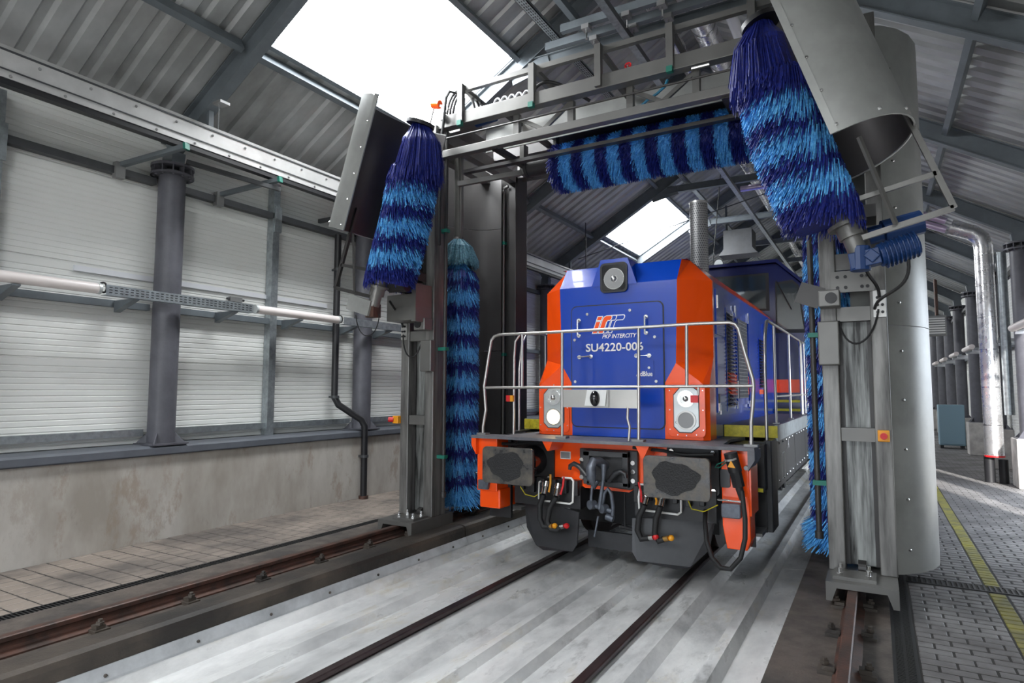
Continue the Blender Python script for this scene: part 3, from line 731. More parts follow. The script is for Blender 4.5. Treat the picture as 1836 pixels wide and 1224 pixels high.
MB().beam((-2.05, .75, zl-.25), (-1.35, 1.15, zl-.10), .06, .06).build('support_arm', 'wash_steel', t)
# drive carriage at the left end
MB().box(-2.42, -1.92, .6, 1.35, 5.05, 5.14).build('carriage_plate', 'wash_steel', t)
MB().box(-2.04, -1.78, .62, .9, 5.14, 5.28).build('gear_case', 'wash_steel', t, bevel=.01)
MB().cyl((-1.78, .75, 5.2), (-1.5, .75, 5.22), .08, 18).build('carriage_motor', 'motor_blue', t)
MB().cyl((-1.97, BY-.13, zm+.05), (-1.97, BY-.05, zm+.05), .05, 16).build('roller', 'chrome', t, smooth=True)
for k in range(3):
    p0 = Vector((-2.12, .6+.06*k, 5.0)); MB().tube(bez(p0, p0+Vector((-.08, 0, .75+.05*k)), p0+Vector((.38, 0, .75)), p0+Vector((.42+.05*k, .05, .15))), .016, 8).build('black_hose', 'rubber', t)
p0 = at(790, 262, 1, .25); MB().tube([p0+Vector((0, 0, -1.2)), p0, at(795, 220, 1, .25), at(800, 175, 1, .25), at(806, 164, 1, .3), at(822, 168, 1, .5), at(832, 195, 1, .6), at(833, 225, 1, .6)], .018, 8).build('black_hose', 'rubber', t)
# valve group between the first uprights
vy = .62
for k in range(5):
    x = -1.45+.1*k; MB().tube(bez((x, vy, zm+.10), (x, vy, zm+.32), (x+.12, vy, zm+.32), (x+.12, vy, zm+.14)), .012, 8).build('valve_hose', 'pvc', t)
    MB().cyl((x, vy, zm+.03), (x, vy, zm+.12), .03, 10).build('valve_body', 'brass' if k % 2 else 'chrome', t)
MB().tube([(-1.62, vy, zm+.10), (-.9, vy, zm+.12)], .025, 10).build('manifold', 'chrome', t, smooth=True)
MB().tube(bez((-.95, vy, zm+.16), (-.8, vy, zm+.45), (-.6, vy, zm+.3), (-.3, .9, zm+.1)), .02, 8).build('black_hose', 'rubber', t)
# hand wheel and blue hose
hw = at(1126, 118, 1, .75); MB().ring(hw, (0, -1, .2), .028, .04, .01, 18).beam(hw+Vector((-.035, 0, 0)), hw+Vector((.035, 0, 0)), .01, .01).beam(hw+Vector((0, 0, -.035)), hw+Vector((0, 0, .035)), .01, .01).build('hand_wheel', 'red', t)
MB().cyl(hw+Vector((0, .01, -.1)), hw, .012, 8).cyl(hw+Vector((-.1, .01, -.1)), hw+Vector((.1, .01, -.08)), .014, 8).build('valve_stem', 'chrome', t)
MB().tube([hw+Vector((.1, .01, -.08)), at(1142, 119, 1, .75), at(1165, 118, 1, .75)], .013, 8).build('blue_hose', 'hose_blue', t)
MB().tube([at(1197, 143, 1, .55), at(1192, 155, 1, .55), at(1178, 168, 1, .55), at(1160, 180, 1, .55), at(1150, 190, 1, .55)], .014, 8).build('blue_hose', 'hose_blue', t)
MB().tube([at(1240, 123, 1, .33), at(1272, 115, 1, .33)], .016, 8).build('nozzle', 'chrome', t)
# warning beacon
bp = at(781, 186, 1, .5)
b = thing('warning_beacon', 'orange warning beacon on a bent bracket above the left tower', 'beacon', (bp.x-.12, .5, bp.z-.28))
MB().cyl(bp+Vector((-.04, 0, -.0)), bp+Vector((.07, 0, -.025)), .055, 16).build('beacon_dome', 'orange', b, smooth=True)
MB().beam(bp+Vector((-.13, 0, 5.05-bp.z)), bp+Vector((-.03, 0, -.03)), .025, .025).beam(bp+Vector((.05, 0, -.03)), bp+Vector((.2, 0, -.12)), .04, .03).build('beacon_bracket', 'stainless', b)
# ================================================================== locomotive
loco = thing('locomotive', 'blue and orange diesel shunting locomotive standing in the wash', 'locomotive', (0, 6, 0))
def text(name, s, mt, parent, p0, width, height, xdir=(1, 0, 0), up=(0, 0, 1), shear=0.0, out=(0, -1, 0), bold=.018):
    cu = bpy.data.curves.new(name, 'FONT'); cu.body = s; cu.extrude = .0; cu.offset = bold; cu.resolution_u = 3
    o = bpy.data.objects.new(name, cu); COL.objects.link(o)
    me = bpy.data.meshes.new_from_object(o.evaluated_get(bpy.context.evaluated_depsgraph_get()))
    bpy.data.objects.remove(o); me.name = name; me.materials.clear()
    xs = [v.co.x for v in me.vertices]; ysv = [v.co.y for v in me.vertices]
    x0, x1, y0, y1 = min(xs), max(xs), min(ysv), max(ysv); X, U, O = Vector(xdir), Vector(up), Vector(out)
    for v in me.vertices:
        a = (v.co.x-x0)/(x1-x0)*width; b = (v.co.y-y0)/(y1-y0)*height
        v.co = X*(a+b*shear)+U*b+O*.004
    return link(name, me, mt, parent, p0)
HW = .98; NY = .87
# ---- nose
front = [(-.53,1.33),(.53,1.33),(.53,1.905),(.655,2.12),(.68,3.0),(-.68,3.0),(-.655,2.12),(-.53,1.905)]
m = MB().prism(front, 1, NY, NY+.02)
m.add([(-.68,NY,3.0),(.68,NY,3.0),(.68,1.07,3.25),(-.68,1.07,3.25)], [(0,1,2,3)])
nose = m.build('nose_panel', 'blue', loco)
for s in (-1, 1):
    V = lambda x, y, z: (s*x, y, z)
    vs = [V(.53,NY,1.33),V(.92,NY,1.33),V(HW,NY+.06,1.33),V(HW,1.2,1.33),            # 0-3
          V(.53,NY,1.905),V(.92,NY,1.905),V(HW,NY+.06,1.905),V(HW,1.2,1.905),        # 4-7
          V(.655,NY,2.12),V(HW,1.14,2.19),V(HW,1.2,2.19),                            # 8-10
          V(.68,NY,3.0),V(HW,1.14,3.0),V(HW,1.2,3.0),                                # 11-13
          V(.68,1.07,3.25),V(.74,1.2,3.25)]                                          # 14-15
    MB().add(vs, [(0,1,5,4),(1,2,6,5),(2,3,7,6),(4,5,8),(5,6,9,8),(6,7,10,9),(8,9,12,11),(9,10,13,12),(11,12,15,14),(12,13,15)]).build('nose_corner', 'orange', loco)
    # shoulder stripe, side wall
    MB().add([V(HW,1.2,3.0),V(HW,5.85,3.0),V(.74,5.85,3.25),V(.74,1.2,3.25)], [(0,1,2,3)]).build('hood_shoulder', 'orange', loco)
    MB().box(min(s*HW, s*(HW-.05)), max(s*HW, s*(HW-.05)), 1.2, 5.85, 1.33, 3.0).build('hood_side', 'blue', loco)
    MB().prism([(a, b) for a, b in ((1.75, 1.78), (5.85, 1.78), (5.85, 2.02), (1.75, 2.02))], 0, min(s*HW, s*(HW+.004)), max(s*HW, s*(HW+.004))).build('side_stripe', 'orange', loco)
MB().add([(-.74,1.07,3.25),(.74,1.07,3.25),(.74,5.85,3.25),(-.74,5.85,3.25)], [(0,1,2,3)]).build('hood_roof', 'blue', loco)
# headlight pod
pod = MB().prism([(-.28,2.99),(.25,2.99),(.145,3.285),(-.17,3.285)], 1, NY-.012, 1.45).build('headlight_pod', 'blue', loco)
fr = MB().prism([(x-.012, z+3.075) for x, z in rrect(.315, .33, .05)], 1, NY-.03, NY-.01).build('headlight_frame', 'black', pod)
MB().prism([(x-.012, z+3.075) for x, z in rrect(.27, .285, .035)], 1, NY-.034, NY-.028).build('headlight_glass', 'black_gloss', pod)
MB().cyl((-.005, NY-.037, 3.06), (-.005, NY-.032, 3.06), .118, 32).build('headlight_reflector', 'lamp_reflector', pod, smooth=True)
MB().ring((-.005, NY-.04, 3.06), (0, 1, 0), .04, .112, .004, 28).build('headlight_ring', 'mesh_grey', pod)
MB().sphere((-.005, NY-.036, 3.06), .036, 14, 8).build('headlight_bulb', 'chrome', pod, smooth=True)
# hatch
hatch = MB().prism([(x, z+2.105) for x, z in rrect(1.05, 1.34, .06, 5)], 1, NY-.012, NY).build('hatch', 'blue', loco)
MB().prism([(x, z+2.105) for x, z in rrect(1.075, 1.365, .07, 5)], 1, NY-.004, NY+.002).build('hatch_seal', 'black', loco)
for x, z in ((-.33,2.685),(.17,2.70),(-.485,2.40),(.44,2.40),(-.48,1.93),(.45,1.93)):
    MB().cyl((x, NY-.03, z), (x, NY-.01, z), .016, 12).build('latch', 'chrome', hatch, smooth=True)
def handle(p, q, parent, r=.011):
    p, q = Vector(p), Vector(q); n = Vector((0, -1, 0))
    m = MB().tube([p, p+n*.05, q+n*.05, q], r, 8).cyl(p+n*.0, p+n*.012, .024, 12).cyl(q, q+n*.012, .024, 12)
    return m.build('grab_handle', 'chrome', parent)
y = NY-.012
handle((-.435,y,2.62),(-.435,y,2.45),hatch); handle((.345,y,2.62),(.345,y,2.45),hatch); handle((-.43,y,2.205),(-.29,y,2.21),hatch); handle((.235,y,2.205),(.375,y,2.205),hatch)
flap = MB().prism([(x+.315, z+2.065) for x, z in rrect(.215, .20, .025)], 1, NY-.018, NY-.012).build('filler_flap', 'blue', hatch)
text('filler_text', 'AdBlue', 'text_white', flap, (.232, NY-.019, 1.985), .178, .052)
MB().cyl((.375, NY-.03, 2.075), (.375, NY-.018, 2.075), .014, 12).build('flap_latch', 'chrome', flap)
text('number_text', 'SU4220-006', 'text_white', hatch, (-.352, NY-.013, 2.262), .665, .092)
text('operator_text', 'PKP INTERCITY', 'text_white', hatch, (-.155, NY-.013, 2.405), .385, .046, shear=.25)
# emblem: slanted i and r in orange, then an outlined pair in blue, all edged white
ex, ez, sh = -.268, 2.470, .36
def emb(poly, mt, d): return MB().prism([(ex+a+sh*b, ez+b) for a, b in poly], 1, NY-.0135-d, NY-.0125).build('emblem_piece', mt, hatch)
def bl(x, z, w, h): return [(x, z), (x+w, z), (x+w, z+h), (x, z+h)]
def arch(x, w, t, h, r=.02): return [(x, 0), (x+t, 0), (x+t, h-.07), (x+t+.012, h-.045), (x+w-.008, h-.045), (x+w, h-.032), (x+w, h-.012), (x+w-.012, h), (x+.028, h), (x+.008, h-.012), (x, h-.04)]
def grown(pl, k=.009):
    n = len(pl); out = []
    for i in range(n):
        p, q, r = Vector(pl[i-1]), Vector(pl[i]), Vector(pl[(i+1) % n]); d1 = (q-p).normalized(); d2 = (r-q).normalized()
        n1, n2 = Vector((d1.y, -d1.x)), Vector((d2.y, -d2.x)); nn_ = (n1+n2).normalized(); out.append(tuple(q+nn_*k/max(.5, nn_.dot(n1))))
    return out
def glyph(pl, mt, base): emb(grown(pl), 'text_white', base); emb(pl, mt, base+.0008)
glyph(arch(.185, .125, .034, .182), 'blue', .0); glyph(arch(.132, .085, .030, .182), 'blue', .0012)
glyph(bl(.0, .0, .046, .122), 'orange', .0024); glyph(bl(.0, .142, .050, .036), 'orange', .0024); glyph(arch(.070, .095, .048, .182), 'orange', .0024)
# lamp clusters
for s in (-1, 1):
    cx, cz = s*.755, 1.635
    plate = MB().prism([(cx+x, cz+z) for x, z in rrect(.385, .555, .05)], 1, NY-.01, NY).build('lamp_panel', 'orange', loco, bevel=.003)
    oct_ = [(-.125,-.17),(-.07,-.225),(.05,-.225),(.125,-.16),(.125,.19),(.075,.225),(-.06,.225),(-.125,.15)]
    MB().prism([(cx+x*1.06, cz+z*1.04) for x, z in oct_], 1, NY-.013, NY-.008).build('lamp_bezel', 'black', plate)
    MB().prism([(cx+x, cz+z) for x, z in oct_], 1, NY-.016, NY-.011).build('lamp_housing', 'lamp_housing', plate)
    MB().cyl((cx, NY-.03, cz+.115), (cx, NY-.014, cz+.115), .088, 28).build('upper_lamp', 'lamp_reflector', plate, smooth=True)
    MB().ring((cx, NY-.034, cz+.115), (0, 1, 0), .06, .085, .004, 24).build('upper_lamp_ring', 'chrome', plate)
    MB().sphere((cx, NY-.028, cz+.115), .03, 12, 8).build('upper_lamp_bulb', 'lamp_reflector', plate, smooth=True)
    MB().ring((cx, NY-.03, cz-.105), (0, 1, 0), .082, .1, .018, 28).build('lower_lamp_rim', 'stainless', plate)
    MB().cyl((cx, NY-.026, cz-.105), (cx, NY-.012, cz-.105), .084, 28).build('lower_lamp', 'lamp_lit' if s < 0 else 'mesh_grey', plate, smooth=True)
    if s > 0: text('lamp_mark', 'CE', 'black', plate, (cx-.112, NY-.017, cz-.14), .035, .025)
    for x, z in ((-.17,.2),(-.17,0),(-.17,-.2),(.17,.2),(.17,0),(.17,-.2),(0,-.26),(-.09,-.255),(.1,-.25),(0,.26)):
        MB().cyl((cx+x, NY-.014, cz+z), (cx+x, NY-.009, cz+z), .006, 8).build('screw', 'chrome', plate)
# ---- hood side details on both flanks
for s in (-1, 1):
    f = HW*s; o_ = lambda d: s*(HW+d)
    def pan(name, y0, y1, z0, z1, d0, d1, mt, par=loco, bev=0): return MB().box(min(o_(d0), o_(d1)), max(o_(d0), o_(d1)), y0, y1, z0, z1).build(name, mt, par, bevel=bev)
    pan('side_door', 1.26, 1.70, 2.44, 2.93, -.002, .012, 'blue'); pan('side_door', 1.26, 1.70, 1.60, 2.40, -.002, .012, 'blue')
    lou = pan('louvre_frame', 1.74, 2.20, 1.60, 2.78, -.002, .012, 'blue'); pan('louvre_recess', 1.80, 2.15, 1.64, 2.74, .012, .014, 'black', lou)
    for k in range(25):
        z = 1.66+.043*k
        MB().prism([(o_(.014), z+.03), (o_(.05), z), (o_(.05), z+.008), (o_(.014), z+.038)], 1, 1.80, 2.15).build('louvre_slat', 'navy' if not 3 <= k <= 8 else 'orange', lou)
    gr = pan('mesh_door', 2.36, 3.10, 1.66, 2.84, -.002, .014, 'blue'); pan('mesh_screen', 2.42, 3.04, 1.74, 2.72, .014, .02, 'mesh_blue', gr)
    m = MB()
    for k in range(22): m.box(min(o_(.02), o_(.024)), max(o_(.02), o_(.024)), 2.42, 3.04, 1.745+k*.0445, 1.751+k*.0445)
    for k in range(14): m.box(min(o_(.02), o_(.024)), max(o_(.02), o_(.024)), 2.425+k*.0462, 2.431+k*.0462, 1.74, 2.72)
    stuff(m.build('mesh_wires', 'mesh_grey', gr))
    pan('side_door', 3.2, 4.0, 1.60, 2.84, -.002, .012, 'blue'); pan('side_door', 4.5, 5.5, 1.60, 2.84, -.002, .012, 'blue')
    lo2 = pan('louvre_frame', 4.06, 4.42, 1.85, 2.6, -.002, .012, 'blue')
    for k in range(16): MB().prism([(o_(.012), 1.88+.044*k+.03), (o_(.045), 1.88+.044*k), (o_(.045), 1.888+.044*k), (o_(.012), 1.918+.044*k)], 1, 4.08, 4.40).build('louvre_slat', 'black', lo2)
    for y in (1.28, 2.27, 3.15):
        pan('hinge', y-.02, y+.02, 2.72, 2.86, .012, .03, 'chrome'); pan('hinge', y-.02, y+.02, 1.62, 1.70, .012, .03, 'chrome')
    pan('lock', 1.30, 1.36, 1.62, 1.80, .012, .016, 'black'); pan('lock_lever', 1.32, 1.345, 1.58, 1.68, .016, .03, 'chrome')
    pan('door_handle', 2.235, 2.275, 1.74, 1.95, .012, .04, 'stainless'); pan('door_handle', 4.44, 4.47, 1.74, 1.95, .012, .04, 'stainless')
# ---- exhaust stack
m = MB().cyl((0, 4.9, 3.2), (0, 4.9, 3.62), .25, 28); st = m.build('stack_base', 'stainless', loco, smooth=True)
so = MB().cyl((-.03, 4.9, 3.55), (-.03, 4.9, 4.98), .145, 28).build('exhaust_stack', 'mesh_grey', loco, smooth=True)
m = MB()
for j in range(34):
    for k in range(26):
        a = 2*math.pi*(k+.5*(j % 2))/26; d = Vector((math.cos(a), math.sin(a), 0)); c = Vector((-.03, 4.9, 3.64+j*.039))+d*.1465; u = Vector((-math.sin(a), math.cos(a), 0)); z = Vector((0, 0, 1))
        m.add([c+u*.0115, c+z*.0115, c-u*.0115, c-z*.0115], [(0, 1, 2, 3)])
stuff(m.build('stack_perforation', 'black', so, fix=False))
MB().ring((-.03, 4.9, 4.96), (0, 0, 1), .13, .152, .03, 28).build('stack_rim', 'stainless', so)
MB().box(-.235, -.17, 4.86, 4.94, 4.86, 4.9).build('stack_hinge', 'black', so)
# ---- platform and walkways
plat = [(-1.5,.27),(1.5,.27),(1.5,.52),(1.18,.55),(1.12,1.2),(1.2,1.58),(.98,1.58),(.98,.8),(-.98,.8),(-.98,1.58),(-1.2,1.58),(-1.12,1.2),(-1.18,.55),(-1.5,.52)]
MB().prism(plat, 2, 1.30, 1.33).build('front_platform', 'platform_grey', loco)
for s in (-1, 1):
    def bx(x0, x1, y0, y1, z0, z1): return MB().box(min(s*x0, s*x1), max(s*x0, s*x1), y0, y1, z0, z1)
    bx(.985, 1.5, 1.58, 9.6, 1.42, 1.46).build('walkway', 'platform_grey', loco)
    bx(1.5, 1.53, 1.58, 9.6, 1.30, 1.465).build('walkway_edge', 'galvanised', loco)
    ri = bx(.985, 1.53, 1.56, 1.58, 1.335, 1.46).build('step_riser', 'yellow', loco)
    m = MB()
    for k in range(11):
        for j in range(3):
            c = Vector((s*(1.02+.048*k), 1.558, 1.36+.036*j)); dd = Vector((.016, 0, .016 if (k+j) % 2 else -.016)); m.beam(c-dd, c+dd, .006, .006, (0, 1, 0))
    stuff(m.build('tread_pattern', 'yellow', ri))
    # frame side panels with joints and rivets
    for a, b in ((1.58, 3.25), (3.27, 4.6), (4.62, 7.2), (7.22, 9.6)):
        p = bx(1.47, 1.515, a, b, .80, 1.30).build('frame_panel', 'frame_grey', loco)
        for k in range(int((b-a)/.3)):
            for z in (1.27, .87): MB().sphere((s*1.517, a+.15+.3*k, z), .014, 6, 4).build('rivet', 'chrome', p)
    bx(1.2, 1.47, 1.0, 12.5, .85, 1.3).build('sole_bar', 'black', loco)
    # corner step box
    bx(1.44, 1.515, 1.20, 1.58, .42, 1.33).build('step_cheek', 'frame_grey', loco, bevel=.01)
    bx(1.16, 1.44, .58, .62, .40, 1.30).build('step_back', 'black', loco)
    bx(1.18, 1.46, .85, 1.2, .44, .47).build('step_tread', 'mesh_grey', loco)
    bx(1.18, 1.46, 0.92, 1.2, .86, .885).build('step_tread', 'mesh_grey', loco); bx(1.18, 1.47, .90, .92, .855, .89).build('step_nosing', 'yellow', loco)
    bx(1.30, 1.46, 1.18, 1.2, .42, 1.32).build('step_panel', 'black', loco)
for (x, t_) in ((1.5155, 'A'), ):
    text('axle_mark', 'A', 'text_white', loco, (1.519, 2.45, 1.16), .14, .12, xdir=(0, 1, 0), out=(1, 0, 0))
    m = MB()
    for a, b, c, d in ((1.95, 2.2, 1.14, 1.15), (1.95, 2.2, .86, .87), (1.95, 1.965, .86, 1.15), (2.185, 2.2, .86, 1.15)): m.box(1.517, 1.519, a, b, c, d)
    m.build('data_frame', 'text_white', loco)
# ---- cab
CY0, CY1 = 5.85, 8.8
sec = [(-1.56,1.33),(1.56,1.33),(1.56,2.75),(1.43,3.63),(1.04,4.02),(-1.04,4.02),(-1.43,3.63),(-1.56,2.75)]
cab = MB().prism(sec, 1, CY0, CY1).build('cab', 'navy', loco, bevel=.02)
MB().prism([(-1.47,3.66),(-1.06,4.07),(1.06,4.07),(1.47,3.66),(1.47,3.60),(1.04,4.02),(-1.04,4.02),(-1.47,3.60)], 1, CY0-.09, CY1+.09).build('cab_roof', 'navy', cab)
def window(poly, name='cab_window'):
    def off(pl, k):
        cx = sum(p[0] for p in pl)/len(pl); cz = sum(p[1] for p in pl)/len(pl)
        return [(cx+(p[0]-cx)*k, cz+(p[1]-cz)*k) for p in pl]
    w = MB().prism(off(poly, 1.13), 1, CY0-.012, CY0+.005).build(name+'_seal', 'rubber', cab)
    MB().prism(poly, 1, CY0-.018, CY0-.008).build(name, 'glass', w)
for s in (-1, 1):
    window([(s*.06, 3.24), (s*.86, 3.24), (s*.86, 3.82), (s*.06, 3.82)])
    window([(s*1.03, 2.87), (s*1.44, 2.86), (s*1.36, 3.58), (s*1.28, 3.66), (s*1.04, 3.64)])
    MB().tube([(s*1.03, CY0-.03, 3.70), (s*1.26, CY0-.04, 3.2)], .012, 6).build('wiper', 'rubber', cab)
    MB().prism([(a, b) for a, b in ((CY0, 1.78), (CY1, 1.78), (CY1, 2.02), (CY0, 2.02))], 0, min(s*1.56, s*1.564), max(s*1.56, s*1.564)).build('side_stripe', 'orange', cab)
    MB().box(min(s*.99, s*1.56), max(s*.99, s*1.56), CY0-.005, CY0, 1.80, 2.02).build('front_stripe', 'orange', cab)
    for z, y0 in ((1.50, 5.5), (1.64, 5.66)):
        MB().box(min(s*1.0, s*1.46), max(s*1.0, s*1.46), y0, CY0, z-.045, z+.03).build('cab_step', 'navy', loco); MB().box(min(s*1.0, s*1.46), max(s*1.0, s*1.46), y0-.012, y0, z+.0, z+.04).build('step_nosing', 'yellow', loco)
    MB().prism([(6.1, 2.75), (7.0, 2.75), (7.0, 3.45), (6.1, 3.45)], 0, min(s*1.46, s*1.57), max(s*1.46, s*1.57)).build('side_window', 'glass', cab)
    MB().tube([(s*1.56, CY0+.05, 1.6), (s*1.61, CY0+.05, 1.7), (s*1.61, CY0+.05, 2.6), (s*1.56, CY0+.05, 2.7)], .015, 8).build('cab_grab_rail', 'rail_tube', cab)
lt = MB().cyl((.05, 6.0, 4.13), (.05, 6.14, 4.13), .075, 18).build('roof_lamp', 'lamp_housing', cab, smooth=True); MB().box(-.05, .15, 6.02, 6.12, 4.02, 4.08).build('roof_lamp_foot', 'chrome', lt)
MB().tube(bez((-.7, 5.8, 4.04), (-.7, 5.8, 4.22), (-.5, 5.8, 4.22), (-.5, 5.85, 4.05)), .02, 8).build('roof_cable', 'rubber', cab)
MB().box(-.9, -.2, 5.75, 5.95, 4.04, 4.1).build('roof_hatch', 'navy', cab)
# rear hood, short
MB().prism([(-.98,1.33),(.98,1.33),(.98,2.7),(.74,2.95),(-.74,2.95),(-.98,2.7)], 1, CY1, 13.2).build('rear_hood', 'blue', loco)
MB().box(-1.5, 1.5, 9.6, 13.6, 1.0, 1.33).build('rear_frame', 'frame_grey', loco)
# ---- hand rails
RY = .42
def rp(u, v, y=RY): return at(u, v, 1, y)
R_ = .017
m = MB().tube([rp(866, 782), rp(866, 765), rp(871, 735), rp(869, 705), rp(868, 692), rp(876, 640), rp(881, 610), rp(886, 603), rp(896, 600), rp(1000, 595), rp(1145, 587), rp(1250, 580), rp(1308, 578), rp(1318, 581), rp(1324, 589), rp(1335, 630), rp(1350, 680), rp(1351, 692), rp(1350, 725), rp(1347, 755), rp(1347, 797)], R_, 10)
fr_ = m.build('front_handrail', 'rail_tube', loco, smooth=True)
def bar(pts, name='handrail_bar', r=.0155): return MB().tube(pts, r, 10).build(name, 'rail_tube', fr_, smooth=True)
bar([rp(868, 695), rp(1351, 691.5)]); bar([rp(936.5, 598), rp(936, 695)]); bar([rp(1008, 594), rp(1008, 786)]); bar([rp(1145, 587), rp(1145, 792)]); bar([rp(1231, 582), rp(1231.5, 692)])
bar([rp(1126, 730), rp(1125, 750), rp(1129, 765), rp(1127, 795)], r=.013)
bar([rp(932, 600, .6), rp(924, 612, .6), rp(922, 640, .6), rp(921, 778, .6)], r=.0145)
bar([rp(1252, 692), rp(1252, 708)], r=.012)
for u, v in ((866, 783), (1008, 786), (1145, 792), (1347, 797)):
    p = rp(u, v); MB().box(p.x-.06, p.x+.06, p.y-.04, p.y+.05, 1.33, 1.35).build('post_foot', 'mesh_grey', fr_)
a, b = rp(1010, 698), rp(1143, 732)
sg = MB().box(a.x, b.x, RY-.008, RY+.004, b.z, a.z).build('rail_panel', 'stainless', fr_)
c = rp(1073, 714); MB().box(c.x-.13, c.x+.12, RY-.03, RY-.008, c.z-.085, c.z+.085).build('sensor_plate', 'stainless', sg)
MB().prism([(c.x-.135, c.z-.075), (c.x+.09, c.z-.075), (c.x+.11, c.z+.085), (c.x-.105, c.z+.085)], 1, RY-.05, RY-.03).build('sensor_card', 'white_paint', sg)
MB().sphere((c.x-.015, RY-.06, c.z), .052, 16, 10, 1.55).build('sensor', 'black_gloss', sg, smooth=True)
p = rp(915, 714, .58); fl = MB().box(p.x-.045, p.x+.01, .56, .6, p.z-.035, p.z+.035).build('marker_flag', 'red', fr_); MB().box(p.x+.01, p.x+.045, .555, .605, p.z-.035, p.z+.035).build('marker_flag_clip', 'amber', fl)
p = rp(1247, 715); MB().box(p.x-.04, p.x+.03, RY-.03, RY+.01, p.z-.035, p.z+.035).build('marker_flag', 'red', fr_)
def sp(u, v, x=1.46): return at(u, v, 0, x)
for s in (1, -1):
    mir = lambda p: Vector((s*p.x, p.y, p.z))
    Y0, Y1, Y2, Y3 = 1.3, 4.85, 4.98, 5.8; zt_, zmid, zb_ = 2.59, 1.77, 1.46
    m = MB().tube([mir(Vector(q)) for q in ((1.46, 1.30, 1.33), (1.46, 1.30, 2.1), (1.46, 1.36, 2.40), (1.46, 1.5, zt_-.02), (1.46, 1.6, zt_), (1.46, Y1-.08, zt_), (1.46, Y1, zt_-.07), (1.46, Y1, zb_))], R_, 10)
    sr = m.build('side_handrail', 'rail_tube', loco, smooth=True)
    MB().tube([mir(Vector(q)) for q in ((1.46, Y2, zb_), (1.46, Y2, zt_-.07), (1.46, Y2+.08, zt_), (1.46, Y3-.08, zt_), (1.46, Y3, zt_-.07), (1.46, Y3, zb_))], R_, 10).build('side_handrail', 'rail_tube', loco, smooth=True)
    for y in (2.03, 3.42): MB().tube([mir(Vector((1.46, y, zb_))), mir(Vector((1.46, y, zt_)))], .0155, 10).build('handrail_bar', 'rail_tube', sr, smooth=True)
    MB().tube([mir(Vector((1.46, 5.4, zb_))), mir(Vector((1.46, 5.4, zt_)))], .0155, 10).build('handrail_bar', 'rail_tube', sr, smooth=True)
    MB().tube([mir(Vector((1.46, 2.03, zmid))), mir(Vector((1.46, Y3, zmid)))], .0145, 10).build('handrail_bar', 'rail_tube', sr, smooth=True)
    for y in (2.03, 3.42, 4.85, 4.98, 5.4, 5.8): MB().box(s*1.46-.03, s*1.46+.03, y-.05, y+.05, 1.46, 1.475).build('post_foot', 'mesh_grey', sr)
# ---- buffer beam
HY_ = .62
MB().prism([(-1.05,1.30),(-1.05,.90),(-.42,.885),(-.27,.80),(.22,.79),(.33,.87),(1.05,.885),(1.05,1.30)], 1, HY_, HY_+.05).build('buffer_beam', 'orange', loco)
MB().box(-1.2, 1.2, HY_+.05, 3.0, .88, 1.29).build('under_frame', 'black', loco)
MB().prism([(-1.5,1.30),(-1.5,1.22),(-1.44,1.12),(-1.44,1.30)], 1, .28, .62).build('platform_bracket', 'orange', loco)
MB().prism([(1.5,1.30),(1.5,1.22),(1.44,1.12),(1.44,1.30)], 1, .28, .62).build('platform_bracket', 'platform_grey', loco)
MB().prism([(-.62,1.30),(-.56,1.20),(-.54,1.20),(-.50,1.30)], 1, .3, HY_).build('platform_bracket', 'orange', loco)
MB().prism([(.40,1.30),(.46,1.18),(.48,1.18),(.54,1.30)], 1, .3, HY_).build('platform_bracket', 'orange', loco)
for s in (-1, 1):
    cx = s*.875
    fl = MB().prism([(cx+x, 1.06+z) for x, z in rrect(.5, .46, .04)], 1, HY_-.03, HY_).build('buffer_flange', 'black', loco)
    for x, z in ((-.2,.18),(.2,.18),(-.2,-.18),(.2,-.18)): MB().cyl((cx+x, HY_-.055, 1.06+z), (cx+x, HY_-.03, 1.06+z), .024, 6).build('flange_bolt', 'chrome', fl)
    bu = MB().tube([(cx, HY_-.03, 1.06), (cx, .36, 1.06), (cx, .35, 1.06), (cx, .04, 1.06)], [.165, .15, .125, .12], 24).build('buffer_sleeve', 'black_gloss', loco, smooth=True)
    wd_ = .60
    MB().prism([(cx+x, 1.055+z) for x, z in rrect(wd_, .375, .045)], 1, 0, .045).build('buffer_head', 'buffer_face', bu, bevel=.006)
    pts = []
    for k in range(26):
        a = 2*math.pi*k/26; r = 1+.09*math.sin(3*a+s)+.06*math.sin(7*a)
        pts.append((cx-.01+.21*r*math.cos(a), 1.055+.145*r*math.sin(a)))
    MB().prism(pts, 1, -.0025, 0).build('grease_patch', 'grease', bu)
# cabinets at the outer corners
m = MB().prism([(-1.46,1.30),(-1.46,.72),(-1.20,.72),(-1.20,1.30)], 1, .34, .60); lc = m.build('corner_cabinet', 'orange', loco, bevel=.008)
MB().box(-1.44, -1.17, .36, .72, .53, .74).build('sand_box', 'orange', loco, bevel=.02)
MB().prism([(-1.42+x*.0, .84) for x in (0,)]+[(-1.42, .74), (-1.30, .74), (-1.28, .84)], 1, .30, .34).build('socket_cover', 'steel_blue', lc)
MB().tube([(-1.50, .38, .9), (-1.46, .38, .9)], .012, 8).build('cover_pin', 'chrome', lc)
rc = MB().prism([(1.20,1.30),(1.20,.62),(1.22,.50),(1.235,.415),(1.41,.415),(1.44,.50),(1.44,1.30)], 1, .34, .60).build('corner_cabinet', 'orange', loco, bevel=.008)
MB().box(1.44, 1.455, .34, .70, .72, 1.30).build('cabinet_wing', 'orange', loco)
MB().prism([(x+1.235, z+1.04) for x, z in rrect(.085, .16, .02)], 1, .32, .34).build('cable_holder', 'frame_grey', rc)
MB().prism([(x+1.29, z+.765) for x, z in rrect(.17, .13, .02)], 1, .26, .34).build('socket_cover', 'steel_blue', rc, bevel=.01)
